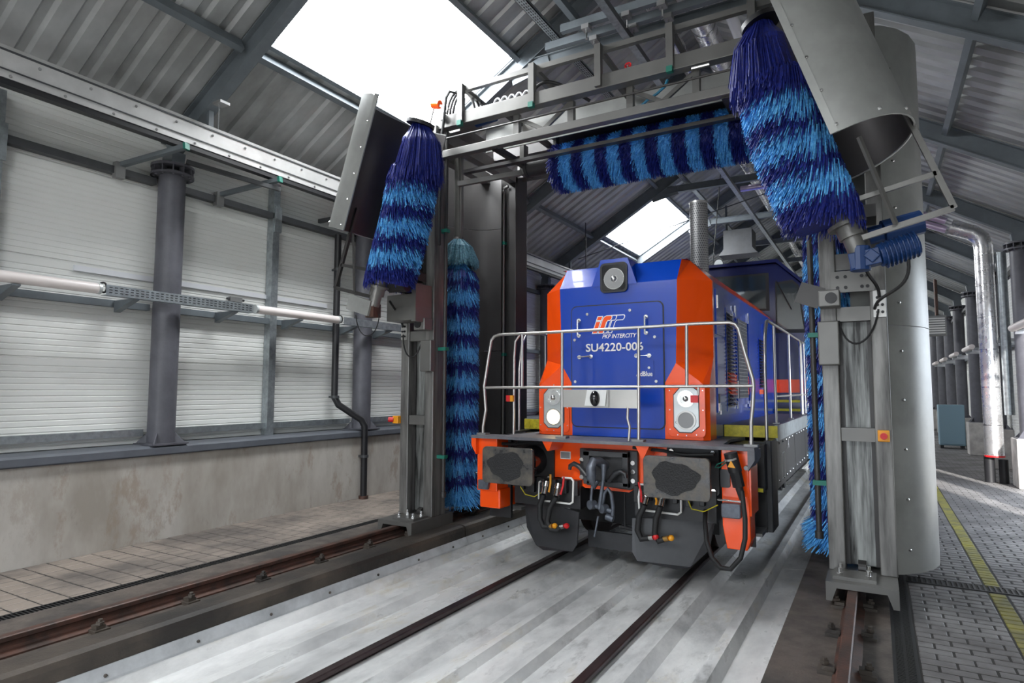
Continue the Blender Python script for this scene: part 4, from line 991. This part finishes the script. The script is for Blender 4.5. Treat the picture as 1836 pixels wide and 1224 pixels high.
MB().tube([(1.18, .25, .86), (1.38, .25, .855)], .009, 8).build('cover_pin', 'chrome', rc)
pl = MB().cyl((1.31, .20, 1.285), (1.345, .22, 1.12), .058, 18).cyl((1.345, .22, 1.12), (1.37, .23, .99), .052, 8).cyl((1.37, .23, .99), (1.395, .24, .88), .035, 12, .026).build('jumper_plug', 'black', loco, smooth=True)
MB().cyl((1.312, .20, 1.24), (1.316, .2025, 1.225), .061, 18).build('plug_band', 'stainless', pl)
MB().add([(1.295, .14, 1.165), (1.36, .145, 1.16), (1.325, .14, 1.225)], [(0, 1, 2)]).build('warning_mark', 'amber', pl, fix=False)
MB().cyl((1.425, .28, 1.15), (1.425, .33, 1.15), .02, 10).build('plug_bolt', 'mesh_grey', pl)
cb = [rp(1330, 880, .22), rp(1336, 930, .18), rp(1336, 965, .14), rp(1328, 1000, .12), rp(1310, 1020, .12), rp(1293, 1018, .14), rp(1277, 1000, .18), rp(1267, 970, .25), rp(1264, 935, .35), rp(1265, 915, .45)]
MB().tube(cb, .021, 12).build('jumper_cable', 'rubber', loco, smooth=True)
MB().tube([rp(1302, 826, .3), rp(1286, 832, .34), rp(1282, 838, .36), rp(1290, 838, .34), rp(1303, 828, .3)], .006, 6).build('earth_wire', 'green_cap', loco)
MB().tube([rp(1233, 895, .5), rp(1240, 912, .45), rp(1262, 917, .42), rp(1287, 905, .38)], .006, 6).build('earth_wire', 'yellow', loco)
MB().tube([rp(933, 872, .5), rp(942, 886, .5), rp(958, 890, .5), rp(972, 882, .5)], .006, 6).build('earth_wire', 'yellow', loco)
MB().tube([rp(1135, 802, .45), rp(1190, 808, .42), rp(1230, 816, .40), rp(1280, 815, .36)], .016, 8).build('air_pipe', 'rubber', loco, smooth=True)
MB().tube([rp(895, 795, .45), rp(930, 796, .45), rp(975, 793, .45), rp(990, 789, .45)], .018, 8).build('air_pipe', 'rubber', loco, smooth=True)
a = rp(1005, 810, .6); MB().box(a.x, a.x+.105, .608, .618, a.z-.065, a.z).build('maker_plate', 'mesh_grey', loco); 
MB().box(a.x-.008, a.x+.113, .612, .62, a.z-.073, a.z+.008).build('maker_plate_rim', 'white_paint', loco)
MB().ring((.62, .612, 1.14), (0, 1, 0), .03, .04, .008, 16).build('data_circle', 'white_paint', loco)
# ---- drawgear
dg = MB().prism([(-.31,1.22),(-.31,.92),(-.24,.85),(.25,.82),(.33,.88),(.33,1.22)], 1, .57, .62).build('draw_plate', 'frame_grey', loco, bevel=.008)
MB().box(-.2, .2, .565, .572, .90, 1.16).build('draw_pocket', 'black', dg)
m = MB().box(-.24, -.17, .5, .57, .86, 1.2).box(.19, .25, .5, .57, .86, 1.2).box(-.24, .25, .5, .57, 1.15, 1.21).box(-.2, .25, .5, .57, .85, .9); m.build('draw_frame', 'frame_grey', dg, bevel=.005)
for z in (.92, 1.01, 1.10):
    for x in (-.28, .285): MB().cyl((x, .545, z), (x, .57, z), .024, 8).build('bolt', 'chrome', dg)
hk = rp(1072, 845, .35)
for s, c in ((-1, (-.27, .48, 1.02)), (1, (.14, .45, .98))):
    c = Vector(c); pts = [c+Vector((-s*.08, 0, -.07)), c+Vector((0, -.01, .02)), c+Vector((s*.06, -.01, .045)), c+Vector((s*.105, -.01, .02)), c+Vector((s*.11, -.01, -.02))]
    MB().tube(pts, [.024, .028, .026, .022, .018], 10).build('side_hook', 'frame_grey', dg, smooth=True)
hook = MB().tube([rp(1085, 835, .58), rp(1075, 828, .42), rp(1064, 826, .33), rp(1059, 838, .30), rp(1060, 855, .31), rp(1067, 870, .33), rp(1072, 862, .33)], [.05, .05, .045, .05, .055, .045, .02], 12).build('draw_hook', 'steel_blue', loco, smooth=True)
q = [rp(1066, 838, .33), rp(1062, 870, .31), rp(1060, 892, .30), rp(1061, 905, .30)]; q2 = [rp(1083, 832, .33), rp(1082, 858, .31), rp(1078, 885, .30), rp(1075, 912, .30)]
MB().tube(q, [.02, .014, .014, .026], 10).build('coupling_link', 'steel_blue', hook, smooth=True); MB().tube(q2, [.03, .018, .018, .028], 10).build('coupling_link', 'steel_blue', hook, smooth=True)
c1, c2 = rp(1057, 905, .28), rp(1078, 912, .28)
MB().cyl(c1, c1+Vector((.03, .06, 0)), .045, 14).cyl(c2, c2+Vector((.03, .06, 0)), .045, 14).cyl(c1+Vector((0, .03, 0)), c2+Vector((.1, .03, -.02)), .022, 10).build('coupling_screw', 'steel_blue', hook, smooth=True)
MB().tube([rp(1080, 905, .32), rp(1083, 885, .32), rp(1090, 876, .32), rp(1096, 885, .32), rp(1099, 908, .32), rp(1098, 930, .32)], .02, 10).cyl(rp(1087, 925, .32), rp(1100, 930, .32), .035, 10).build('shackle', 'steel_blue', hook, smooth=True)
MB().beam(rp(1073, 925, .28), rp(1066, 962, .28), .022, .014).build('lever_bar', 'steel_blue', hook)
# ---- hoses with cocks, guard frames
def hose_set(tag_, frame, hoses, cocks):
    MB().tube([rp(u, v, .5) for u, v in frame], .011, 8).build('hose_guard', 'white_paint', loco, smooth=True)
    for (pts, end) in hoses:
        h = MB().tube([rp(u, v, .40) for u, v in pts], .030, 12).build('brake_hose', 'rubber', loco, smooth=True)
        a, b = rp(*pts[0], .40), rp(pts[0][0]+3, pts[0][1]-14, .44); MB().cyl(a, b, .034, 12).cyl(b, b+Vector((0, .02, .05)), .042, 12).build('hose_ferrule', 'chrome' , h, smooth=True)
        e = rp(*pts[-1], .40); MB().cyl(e, e+Vector((.05, -.01, .015)), .026, 10).build('hose_coupling', 'brass' if end == 'amber' else 'chrome', h); MB().sphere(e+Vector((.075, -.01, .02)), .03, 10, 6).build('coupling_cap', end, h)
    for (u0, v0, u1, v1, mt) in cocks:
        a, b = rp(u0, v0, .40), rp(u1, v1, .38); MB().tube([a, a.lerp(b, .5)+Vector((.01, 0, 0)), b], .011, 8).build('cock_handle', mt, loco)
hose_set('l', [(970, 862), (967, 864), (966, 893), (972, 897), (1022, 903), (1027, 900), (1028, 862), (1024, 857), (1008, 856)],
         [([(975, 886), (968, 905), (968, 930), (974, 943), (984, 944)], 'amber'), ([(997, 890), (985, 912), (981, 935), (988, 949), (1000, 950), (1005, 944)], 'red')],
         [(987, 850, 984, 882, 'amber'), (1011, 855, 1005, 886, 'red')])
hose_set('r', [(1158, 868), (1148, 868), (1145, 890), (1146, 911), (1152, 914), (1215, 922), (1221, 918), (1221, 895)],
         [([(1156, 905), (1146, 925), (1143, 950), (1150, 966), (1163, 964)], 'red'), ([(1184, 908), (1176, 930), (1174, 955), (1181, 970), (1190, 966)], 'amber')],
         [(1145, 864, 1150, 900, 'red'), (1175, 890, 1176, 905, 'amber')])
for s in (-1, 1):
    MB().box(min(s*.3, s*1.1), max(s*.3, s*1.1), .56, .8, .58, .88).build('hose_block', 'black', loco)
    for k in range(6): MB().box(s*(.33+.13*k)-.025, s*(.33+.13*k)+.025, .5, .56, .72+.02*(k % 2), .88).build('hose_valve', 'black', loco, bevel=.006)
# ---- rail guards (ploughs)
for s in (-1, 1):
    pf = [(.29,.56,.50),(.30,.24,.46),(.35,.16,.46),(.72,.115,.52),(.84,.14,.58),(1.0,.30,.66),(1.05,.58,.70),(.7,.6,.60)]
    vs = [(s*x, y, z) for x, z, y in pf]+[(s*x, y+.03, z) for x, z, y in pf]; n = len(pf)
    MB().add(vs, [tuple(range(n))[::-1], tuple(range(n, 2*n))]+[(i, (i+1) % n, n+(i+1) % n, n+i) for i in range(n)]).build('rail_guard', 'frame_grey', loco)
    MB().beam((s*.6, .62, .55), (s*.6, 1.0, .85), .12, .05).build('guard_strut', 'black', loco)
MB().box(-.36, .36, .9, .95, .12, .30).build('guard_bar', 'frame_grey', loco)
MB().tube([(.14, .7, .78), (.14, .7, .42)], .014, 8).cyl((.08, .7, .42), (.3, .7, .40), .02, 8).build('drain_pipe', 'black', loco)
MB().box(-.9, .9, 1.6, 1.7, .25, .75).build('cross_stretcher', 'black', loco)
# ---- bogies
for by in (3.3, 10.2):
    for s in (-1, 1):
        bf = MB().prism([(by-1.7,.62),(by-1.6,.50),(by-.5,.48),(by-.35,.40),(by+.35,.40),(by+.5,.48),(by+1.6,.50),(by+1.7,.62),(by+1.7,.78),(by-1.7,.78)], 0, min(s*1.0, s*1.14), max(s*1.0, s*1.14)).build('bogie_frame', 'black', loco)
        for a in (-1.15, 1.15):
            w = MB().cyl((s*.68, by+a, .5), (s*.82, by+a, .5), .5, 36).cyl((s*.67, by+a, .5), (s*.69, by+a, .5), .53, 36).build('wheel', 'rail_brown', loco, smooth=True)
            MB().cyl((s*.98, by+a, .5), (s*1.2, by+a, .5), .13, 18).cyl((s*1.2, by+a, .5), (s*1.24, by+a, .5), .09, 14).build('axle_box', 'black', bf, smooth=True)
            for dy in (-.28, .28):
                sp_ = MB()
                for k in range(5): sp_.ring((s*1.1, by+a+dy, .52+.05*k), (0, 0, 1), .05, .085, .03, 14)
                sp_.build('coil_spring', 'black', bf)
            MB().box(min(s*.6, s*.66), max(s*.6, s*.66), by+a+.52, by+a+.58, .2, .8).build('brake_hanger', 'black', bf)
        MB().beam((s*1.26, by-1.0, .62), (s*1.26, by-.3, .42), .05, .08).cyl((s*1.22, by-.3, .42), (s*1.32, by-.3, .42), .07, 14).build('damper', 'black', bf)
    for a in (-1.15, 1.15): MB().cyl((-.7, by+a, .5), (.7, by+a, .5), .09, 14).build('axle', 'black', loco)
MB().box(-1.15, 1.15, 5.6, 7.9, .35, .95).build('fuel_tank', 'black', loco, bevel=.03)
# ================================================================== things on the left wall
# pale crane-supply channel under the eaves
t = thing('supply_channel', 'long pale riveted channel running along the left eaves', 'channel', (-4.05, 10, 4.6))
zc = at(340, 233, 0, -4.02).z
MB().prism([(-4.14, zc-.16), (-4.0, zc-.16), (-4.0, zc-.115), (-4.02, zc-.11), (-4.02, zc+.10), (-4.05, zc+.15), (-4.14, zc+.15)], 1, Y_NEAR+.1, 30).build('channel_body', 'gutter', t)
MB().box(-4.016, -4.006, Y_NEAR+.1, 30, zc-.085, zc-.075).build('channel_seam', 'girt_dark', t); MB().box(-4.03, -4.008, Y_NEAR+.1, 30, zc+.085, zc+.10).build('channel_seam', 'girt_dark', t)
MB().box(-4.10, -4.01, Y_NEAR+.1, 30, zc-.215, zc-.16).build('conductor_strip', 'black', t)
b0 = None; y = -3.9
while y < 3:
    for z, mt in ((zc+.02, 0), (zc-.15, .21)):
        if b0 is None:
            b0 = MB().sphere((0, 0, 0), .014, 8, 5).build('rivet', 'mesh_grey', t); b0.location = (-4.012, y+mt, z); WT[b0.name] = Vector(b0.location)
        else: place(b0, 'rivet', (-4.012 if not mt else -3.998, y+mt, z), t)
    y += .43
for k in range(-3, 9):
    MB().box(-4.10, -4.05, YK(k)-.03, YK(k)+.03, zc+.15, ZB(4.05)).build('channel_bracket', 'rafter', t)
# cantilever arms of the wall, with green end caps
for y in (-1.90, -.66):
    a, b = Vector((-4.86, y, 4.34)), Vector((-3.95, y+.22, 4.46))
    o = MB().beam(a, b, .06, .05).build('cantilever_arm', 'rafter', wall_l); MB().beam(b, b+(b-a).normalized()*.03, .066, .07).build('end_cap', 'green_cap', o)
    MB().box(-4.86, -4.78, y-.05, y+.05, 4.19, 4.37).build('arm_clamp', 'mesh_grey', o)
tag(MB().beam((-4.5, YK(0)+.0, 4.51), (-4.0, YK(0)+.95, 4.36), .05, .05).build('strut_rail', 'girt_dark'), 'dark strut rail laid from the column head across the arm', 'bracket')
# luminaires and cable tray on the middle girt
LX, LZ = -4.50, 2.875
def lamp(y0, y1, lab):
    t = thing('tube_luminaire', lab, 'lamp', (LX, (y0+y1)/2, LZ-.06), 'tube lamps along the left wall')
    MB().cyl((LX, y0, LZ), (LX, y1, LZ), .055, 18).build('diffuser', 'lamp_tube', t, smooth=True)
    for a, b in ((y0-.03, y0), (y1, y1+.03)): MB().cyl((LX, a, LZ), (LX, b, LZ), .059, 18).build('end_cap', 'lamp_housing', t, smooth=True)
    MB().box(LX-.09, LX-.05, y0, y1, LZ-.02, LZ+.03).build('spine', 'galvanised', t)
    MB().tube(bez((LX, y1+.02, LZ), (LX+.02, y1+.1, LZ-.12), (LX+.04, y1+.1, LZ+.12), (LX-.02, y1+.04, LZ+.06)), .01, 8).build('lead', 'rubber', t)
lamp(-3.85, -2.22, 'pale tube lamp on the wall left of the big round column'); lamp(-.28, 1.14, 'pale tube lamp on the wall between post and black downpipe')
lamp(3.2, 4.7, 'pale tube lamp on the left wall behind the gantry')
def tray_sec(): return [(LX-.06, LZ-.06), (LX+.04, LZ-.06), (LX+.04, LZ+.05), (LX+.035, LZ+.05), (LX+.035, LZ-.055), (LX-.06, LZ-.055)]
t = thing('cable_tray', 'perforated galvanised cable tray between the two wall lamps', 'cable tray', (LX, -1.2, LZ-.06))
MB().prism(tray_sec(), 1, -2.15, -.36).build('tray', 'galvanised', t)
m = MB()
for j in range(3):
    y = -2.12
    while y < -.4: m.box(LX+.039, LX+.042, y, y+.03, LZ-.035+.028*j, LZ-.027+.028*j); y += .055
stuff(m.build('tray_slots', 'black', t))
tag(MB().prism(tray_sec(), 1, 1.24, 3.0).build('cable_tray', 'galvanised'), 'galvanised cable tray on the left wall behind the left tower', 'cable tray')
for i, y in enumerate((-2.95, -1.85, -.62, .42, 1.52, 2.3)):
    lab = ['leftmost bracket under the wall lamps', 'bracket under the cable tray left of the round column', 'bracket under the cable tray right of the round column', 'bracket under the lamp by the galvanised post', 'bracket under the lamp by the black downpipe', 'bracket under the cable tray beside the left tower'][i]
    tag(MB().prism([(-4.84, LZ-.13), (-4.84, LZ-.19), (LX+.03, LZ-.075), (LX+.03, LZ-.06), (-4.84, LZ-.06)], 1, y-.02, y+.05).build('lamp_bracket', 'rafter'), 'steel triangular '+lab, 'bracket', 'brackets under the wall lamps')
tag(MB().box(-4.95, -4.92, -2.25, 1.33, 3.10, 3.16).build('trunking', 'pvc'), 'white plastic cable trunking fixed along the wall panels', 'trunking')
j = thing('junction_box', 'small grey junction box under the white trunking', 'junction box', (-4.93, -.28, 3.0)); MB().box(-4.95, -4.90, -.38, -.2, 3.0, 3.06).build('box', 'mesh_grey', j); [MB().cyl((-4.92, y, 3.03), (-4.92, y+.04, 3.03), .015, 8).build('gland', 'black', j) for y in (-.42, -.2)]
# rainwater pipe
t = thing('downpipe', 'black rainwater downpipe with an offset bend on the left wall', 'pipe', (-4.5, 1.8, .15))
MB().tube([(-4.77, 1.38, 4.25), (-4.77, 1.38, 1.72), (-4.72, 1.42, 1.60), (-4.52, 1.72, 1.36), (-4.49, 1.76, 1.26), (-4.49, 1.76, .19)], .052, 16).build('pipe', 'black', t, smooth=True)
MB().cyl((-4.49, 1.76, .15), (-4.49, 1.76, .195), .075, 18).build('pipe_shoe', 'rust', t, smooth=True)
for z, x, y in ((3.7, -4.76, 1.38), (1.72, -4.76, 1.38), (.8, -4.49, 1.76)):
    MB().ring((x, y, z-.02), (0, 0, 1), .05, .066, .04, 16).box(x-.12, x-.05, y-.015, y+.015, z-.015, z+.015).build('pipe_clip', 'girt_dark', t)
# speaker-like round lamp near the guard
t = thing('wall_siren', 'small black horn at the wall beside the left guard', 'horn', (-4.7, 1.2, 4.2)); p = at(597, 392, 0, -4.6); MB().cyl(p, p+Vector((.12, 0, -.06)), .05, 16, .07).build('horn', 'black', t, smooth=True); MB().box(-4.9, p.x, p.y-.02, p.y+.02, p.z-.03, p.z+.03).build('horn_bracket', 'girt_dark', t)
# droplight rod on rafter
t = thing('hanger_rod', 'thin hanger rod clamped to the nearest left rafter', 'rod', (-4.02, YK(0), 4.7)); p = at(393, 182, 1, YK(0)-.1)
MB().tube([p, Vector((p.x, p.y, 4.72))], .006, 6).build('rod', 'chrome', t); MB().box(p.x-.09, p.x+.05, p.y-.02, p.y+.1, p.z-.02, p.z+.01).build('clamp', 'mesh_grey', t)
# ================================================================== services under the roof
def run(name, label, cat, pts, r, mt, group=None, n=12, bands=None):
    t = thing(name, label, cat, pts[0], group); MB().tube(pts, r, n).build('pipe_body', mt, t, smooth=True)
    if bands:
        y = bands[0]
        while y < bands[1]:
            f = (y-pts[0][1])/(pts[-1][1]-pts[0][1]); c = Vector(pts[0]).lerp(Vector(pts[-1]), f); MB().ring(c, (0, 1, 0), r*.98, r*1.06, .03, n).build('pipe_band', 'chrome', t); y += bands[2]
    return t
run('foil_duct', 'broad foil-wrapped duct resting on the roof ties near the ridge', 'duct', [(.62, -13, 6.70), (.62, 40, 6.70)], .15, 'foil', 'foil ducts under the ridge', 18, (.4, 20, 1.1))
run('foil_duct', 'slim foil-wrapped duct between the rail and the broad duct', 'duct', [(.20, -13, 6.66), (.20, 40, 6.66)], .10, 'foil', 'foil ducts under the ridge', 18, (.8, 20, 1.1))
run('white_duct', 'pale duct on the right side of the roof ties', 'duct', [(1.02, -13, 6.61), (1.02, 5.0, 6.61)], .075, 'pvc', None, 16)
t = thing('strut_channel', 'dark steel channel running along the ridge below the ties', 'channel', (-.12, 10, 6.28)); MB().box(-.16, -.08, -13, 40, 6.27, 6.36).build('channel', 'girt_dark', t); MB().box(-.165, -.075, -13, 40, 6.262, 6.27).build('channel_lip', 'galvanised', t)
t = thing('perforated_tray', 'narrow perforated tray running along the left roof slope', 'cable tray', (-1.12, 10, 6.36)); MB().box(-1.18, -1.06, -13, 40, 6.55, 6.565).box(-1.18, -1.172, -13, 40, 6.55, 6.60).box(-1.068, -1.06, -13, 40, 6.55, 6.60).build('tray', 'galvanised', t)
m = MB(); y = -1.5
while y < 9:
    for x in (-1.155, -1.125, -1.095): m.box(x, x+.012, y, y+.035, 6.548, 6.5505)
    y += .06
stuff(m.build('tray_slots', 'black', t))
# cross channels hung under the ties
for i, (y, z, lab) in enumerate(((1.66, 6.40, 'blue-grey cross channel hung lowest above the bridge'), (1.40, 6.42, 'blue-grey cross channel second in line above the bridge'))):
    t = thing('cross_channel', lab, 'channel', (0, y, z), 'cross channels above the bridge')
    MB().box(-1.25+.35*i, 1.3, y-.04, y+.04, z, z+.10).build('channel', 'rafter', t)
    for x in (-.55, -.02, .42): MB().cyl((x, y, z-.18), (x, y, z+.13), .012, 8).build('hanger', 'chrome', t); MB().box(x-.05, x+.05, y-.06, y+.06, z-.06, z-.0).build('clamp', 'mesh_grey', t)
tag(MB().box(-.76, -.68, -6, 1.9, 6.53, 6.63).build('long_channel', 'rafter'), 'blue-grey long channel lying along the roof ties', 'channel')
# violet foil pipes from the riser up under the roof
for i, (dz, y, x0, lab) in enumerate(((0, 8.95, -.04, 'upper violet foil pipe running under the roof to the riser'), (-.16, 9.0, .6, 'lower violet foil pipe running under the roof to the riser'))):
    t = thing('violet_pipe', lab, 'pipe', (x0, y, 6.3), 'violet foil pipes'); pts = [Vector((x0, y, 6.36+dz)), Vector((1.0, y, 6.36+dz)), Vector((1.35, y, 6.25+dz)), Vector((3.3, y, 5.33+dz)), Vector((3.74, y, 5.12+dz))]
    MB().tube(pts, .065, 16).build('pipe_body', 'pink_foil', t, smooth=True)
    for k in range(6): f = k/6; c = pts[2].lerp(pts[3], f); MB().ring(c, (1, 0, -.47), .064, .069, .02, 14).build('pipe_band', 'chrome', t)
t = thing('tension_rod', 'thin dark tension rods crossing below the second skylight', 'rod', (-2.5, 8.5, 5.2))
MB().tube([(-3.9, YK(3)+.1, 5.1), (1.5, YK(3)+.1, 6.3)], .012, 6).build('rod', 'girt_dark', t)
MB().tube([(-.35, YK(3)+.1, 7.2), (-.62, YK(3)+.1, 4.6)], .012, 6).build('rod', 'girt_dark', t); MB().tube([(-3.25, 7.6, 5.7), (-3.25, 7.6, 4.2)], .012, 6).build('rod', 'girt_dark', t)
p = at(1326, 445, 1, 12.7)
t = thing('vent_box', 'grey ventilation box hanging from the roof beyond the exhaust stack', 'vent', (p.x, 12.7, p.z-.22))
MB().box(p.x-.38, p.x+.38, 12.4, 13.1, p.z-.05, p.z+.48).build('box', 'girt_dark', t); MB().prism([(p.x-.38, p.z-.05), (p.x+.38, p.z-.05), (p.x+.52, p.z-.22), (p.x-.52, p.z-.22)], 1, 12.4, 13.1).build('hood', 'girt_dark', t)
MB().cyl((p.x-.34, 12.7, p.z+.48), (p.x-.34, 12.7, ZB(p.x-.34)+.3), .03, 8).build('drop_rod', 'rafter', t)
# brackets and shelf on the left wall beyond the left tower
t = thing('wall_frame', 'grey steel bracket frame on the left wall behind the tower', 'bracket', (-4.3, 4.4, 2.3))
for z in (2.75, 3.55, 4.15): MB().beam((-4.84, 4.3, z), (-3.75, 4.3, z), .07, .08).build('arm', 'wash_steel_dark', t)
MB().box(-3.80, -3.70, 4.25, 4.35, 2.6, 4.6).build('upright', 'wash_steel_dark', t); MB().beam((-3.78, 4.3, 2.72), (-4.8, 4.3, 1.9), .06, .06).build('strut', 'wash_steel_dark', t)
# ================================================================== right side of the hall
t = thing('foil_riser', 'silver foil-wrapped riser duct beside the right columns', 'duct', (4.32, 9.05, .15))
px, py = 4.30, 8.98
MB().tube([(px, py, .62), (px, py, 4.55), (px-.03, py, 4.72), (px-.16, py, 4.85), (px-.5, py, 5.0)], .15, 24).build('riser', 'foil', t, smooth=True)
MB().cyl((px-.08, py+.04, .15), (px-.08, py+.04, .63), .085, 18).build('riser_base', 'black', t, smooth=True); MB().cyl((px+.12, py-.03, .15), (px+.12, py-.03, .58), .075, 18).build('riser_base', 'black', t, smooth=True)
MB().ring((px, py, .62), (0, 0, 1), .15, .158, .03, 24).build('red_band', 'red', t)
for z in (1.2, 1.9, 2.6, 3.2, 3.8, 4.4): MB().ring((px, py, z), (0, 0, 1), .15, .154, .012, 24).build('foil_band', 'chrome', t)
MB().tube([(px+.24, py-.12, 1.4), (px+.24, py-.12, 4.4)], .08, 14).build('slim_riser', 'galvanised', t, smooth=True)
names = ['nearest pale lamp bracket on the right wall', 'second pale lamp bracket on the right wall', 'third pale lamp bracket on the right wall', 'fourth pale lamp bracket on the right wall', 'fifth pale lamp bracket on the right wall', 'farthest visible pale lamp bracket on the right wall']
for i in range(6):
    y = 6.6+SP*i; t = thing('wall_luminaire', names[i]+' beside the columns', 'lamp', (4.5, y, 2.75), 'lamps along the right wall')
    MB().cyl((4.42, y-.75, 2.86), (4.42, y+.75, 2.86), .06, 14).build('diffuser', 'lamp_tube', t, smooth=True)
    MB().box(4.44, 4.95, y-.7, y-.62, 2.76, 2.82).build('arm', 'pvc', t); MB().box(4.44, 4.95, y+.62, y+.7, 2.76, 2.82).build('arm', 'pvc', t); MB().box(4.46, 4.54, y-.75, y+.75, 2.80, 2.84).build('tray', 'galvanised', t)
t = thing('unit_heater', 'white louvred unit heater hanging by the far right columns', 'heater', (4.15, 17.6, 3.2)); p = at(1675, 583, 1, 17.6)
MB().box(p.x-.32, p.x+.32, 17.6, 18.2, p.z-.3, p.z+.3).build('case', 'mesh_grey', t)
for k in range(7): MB().prism([(17.58, p.z-.26+.075*k), (17.6, p.z-.22+.075*k), (17.6, p.z-.26+.075*k)], 0, p.x-.28, p.x+.28).build('louvre', 'white_paint', t)
MB().cyl((p.x+.1, 17.9, p.z+.3), (p.x+.1, 17.9, ZB(p.x)+.3), .05, 10).build('flue', 'rust', t)
t = thing('blue_cabinet', 'pale blue steel cabinet on the paving beyond the right tower', 'cabinet', (4.1, 17.5, .15)); p = at(1708, 803, 2, .17)
MB().box(p.x-.3, p.x+.33, p.y, p.y+.5, .24, 1.42).build('body', 'cabinet_blue', t, bevel=.015); MB().box(p.x-.28, p.x+.31, p.y-.02, p.y, .28, 1.38).build('door', 'cabinet_blue', t)
for x in (-.24, .26): MB().box(p.x+x-.04, p.x+x+.04, p.y+.05, p.y+.45, .15, .24).build('foot', 'black', t)
t = thing('black_machine', 'black wheeled machine standing far behind the blue cabinet', 'machine', (3.9, 24, .15)); MB().box(3.55, 4.1, 23.5, 24.4, .3, 1.1).build('body', 'black', t, bevel=.04); MB().box(3.65, 4.0, 23.9, 24.4, 1.1, 1.75).build('hood', 'black', t, bevel=.05)
for x in (3.6, 4.05): MB().cyl((x-.04, 23.75, .3), (x+.04, 23.75, .3), .15, 16).build('wheel', 'rubber', t); MB().cyl((x-.04, 24.2, .3), (x+.04, 24.2, .3), .15, 16).build('wheel', 'rubber', t)
MB().box(3.62, 3.72, 23.47, 23.5, .8, .9).build('lamp', 'amber', t)
t = thing('fire_hose', 'red fire valve on a far right column', 'valve', (4.6, YK(4), 1.4)); p = Vector((4.58, YK(4)-.12, 1.5)); MB().cyl(p, p+Vector((0, 0, .55)), .035, 10).cyl(p+Vector((-.05, 0, .2)), p+Vector((.06, 0, .2)), .05, 10).build('valve', 'red', t)
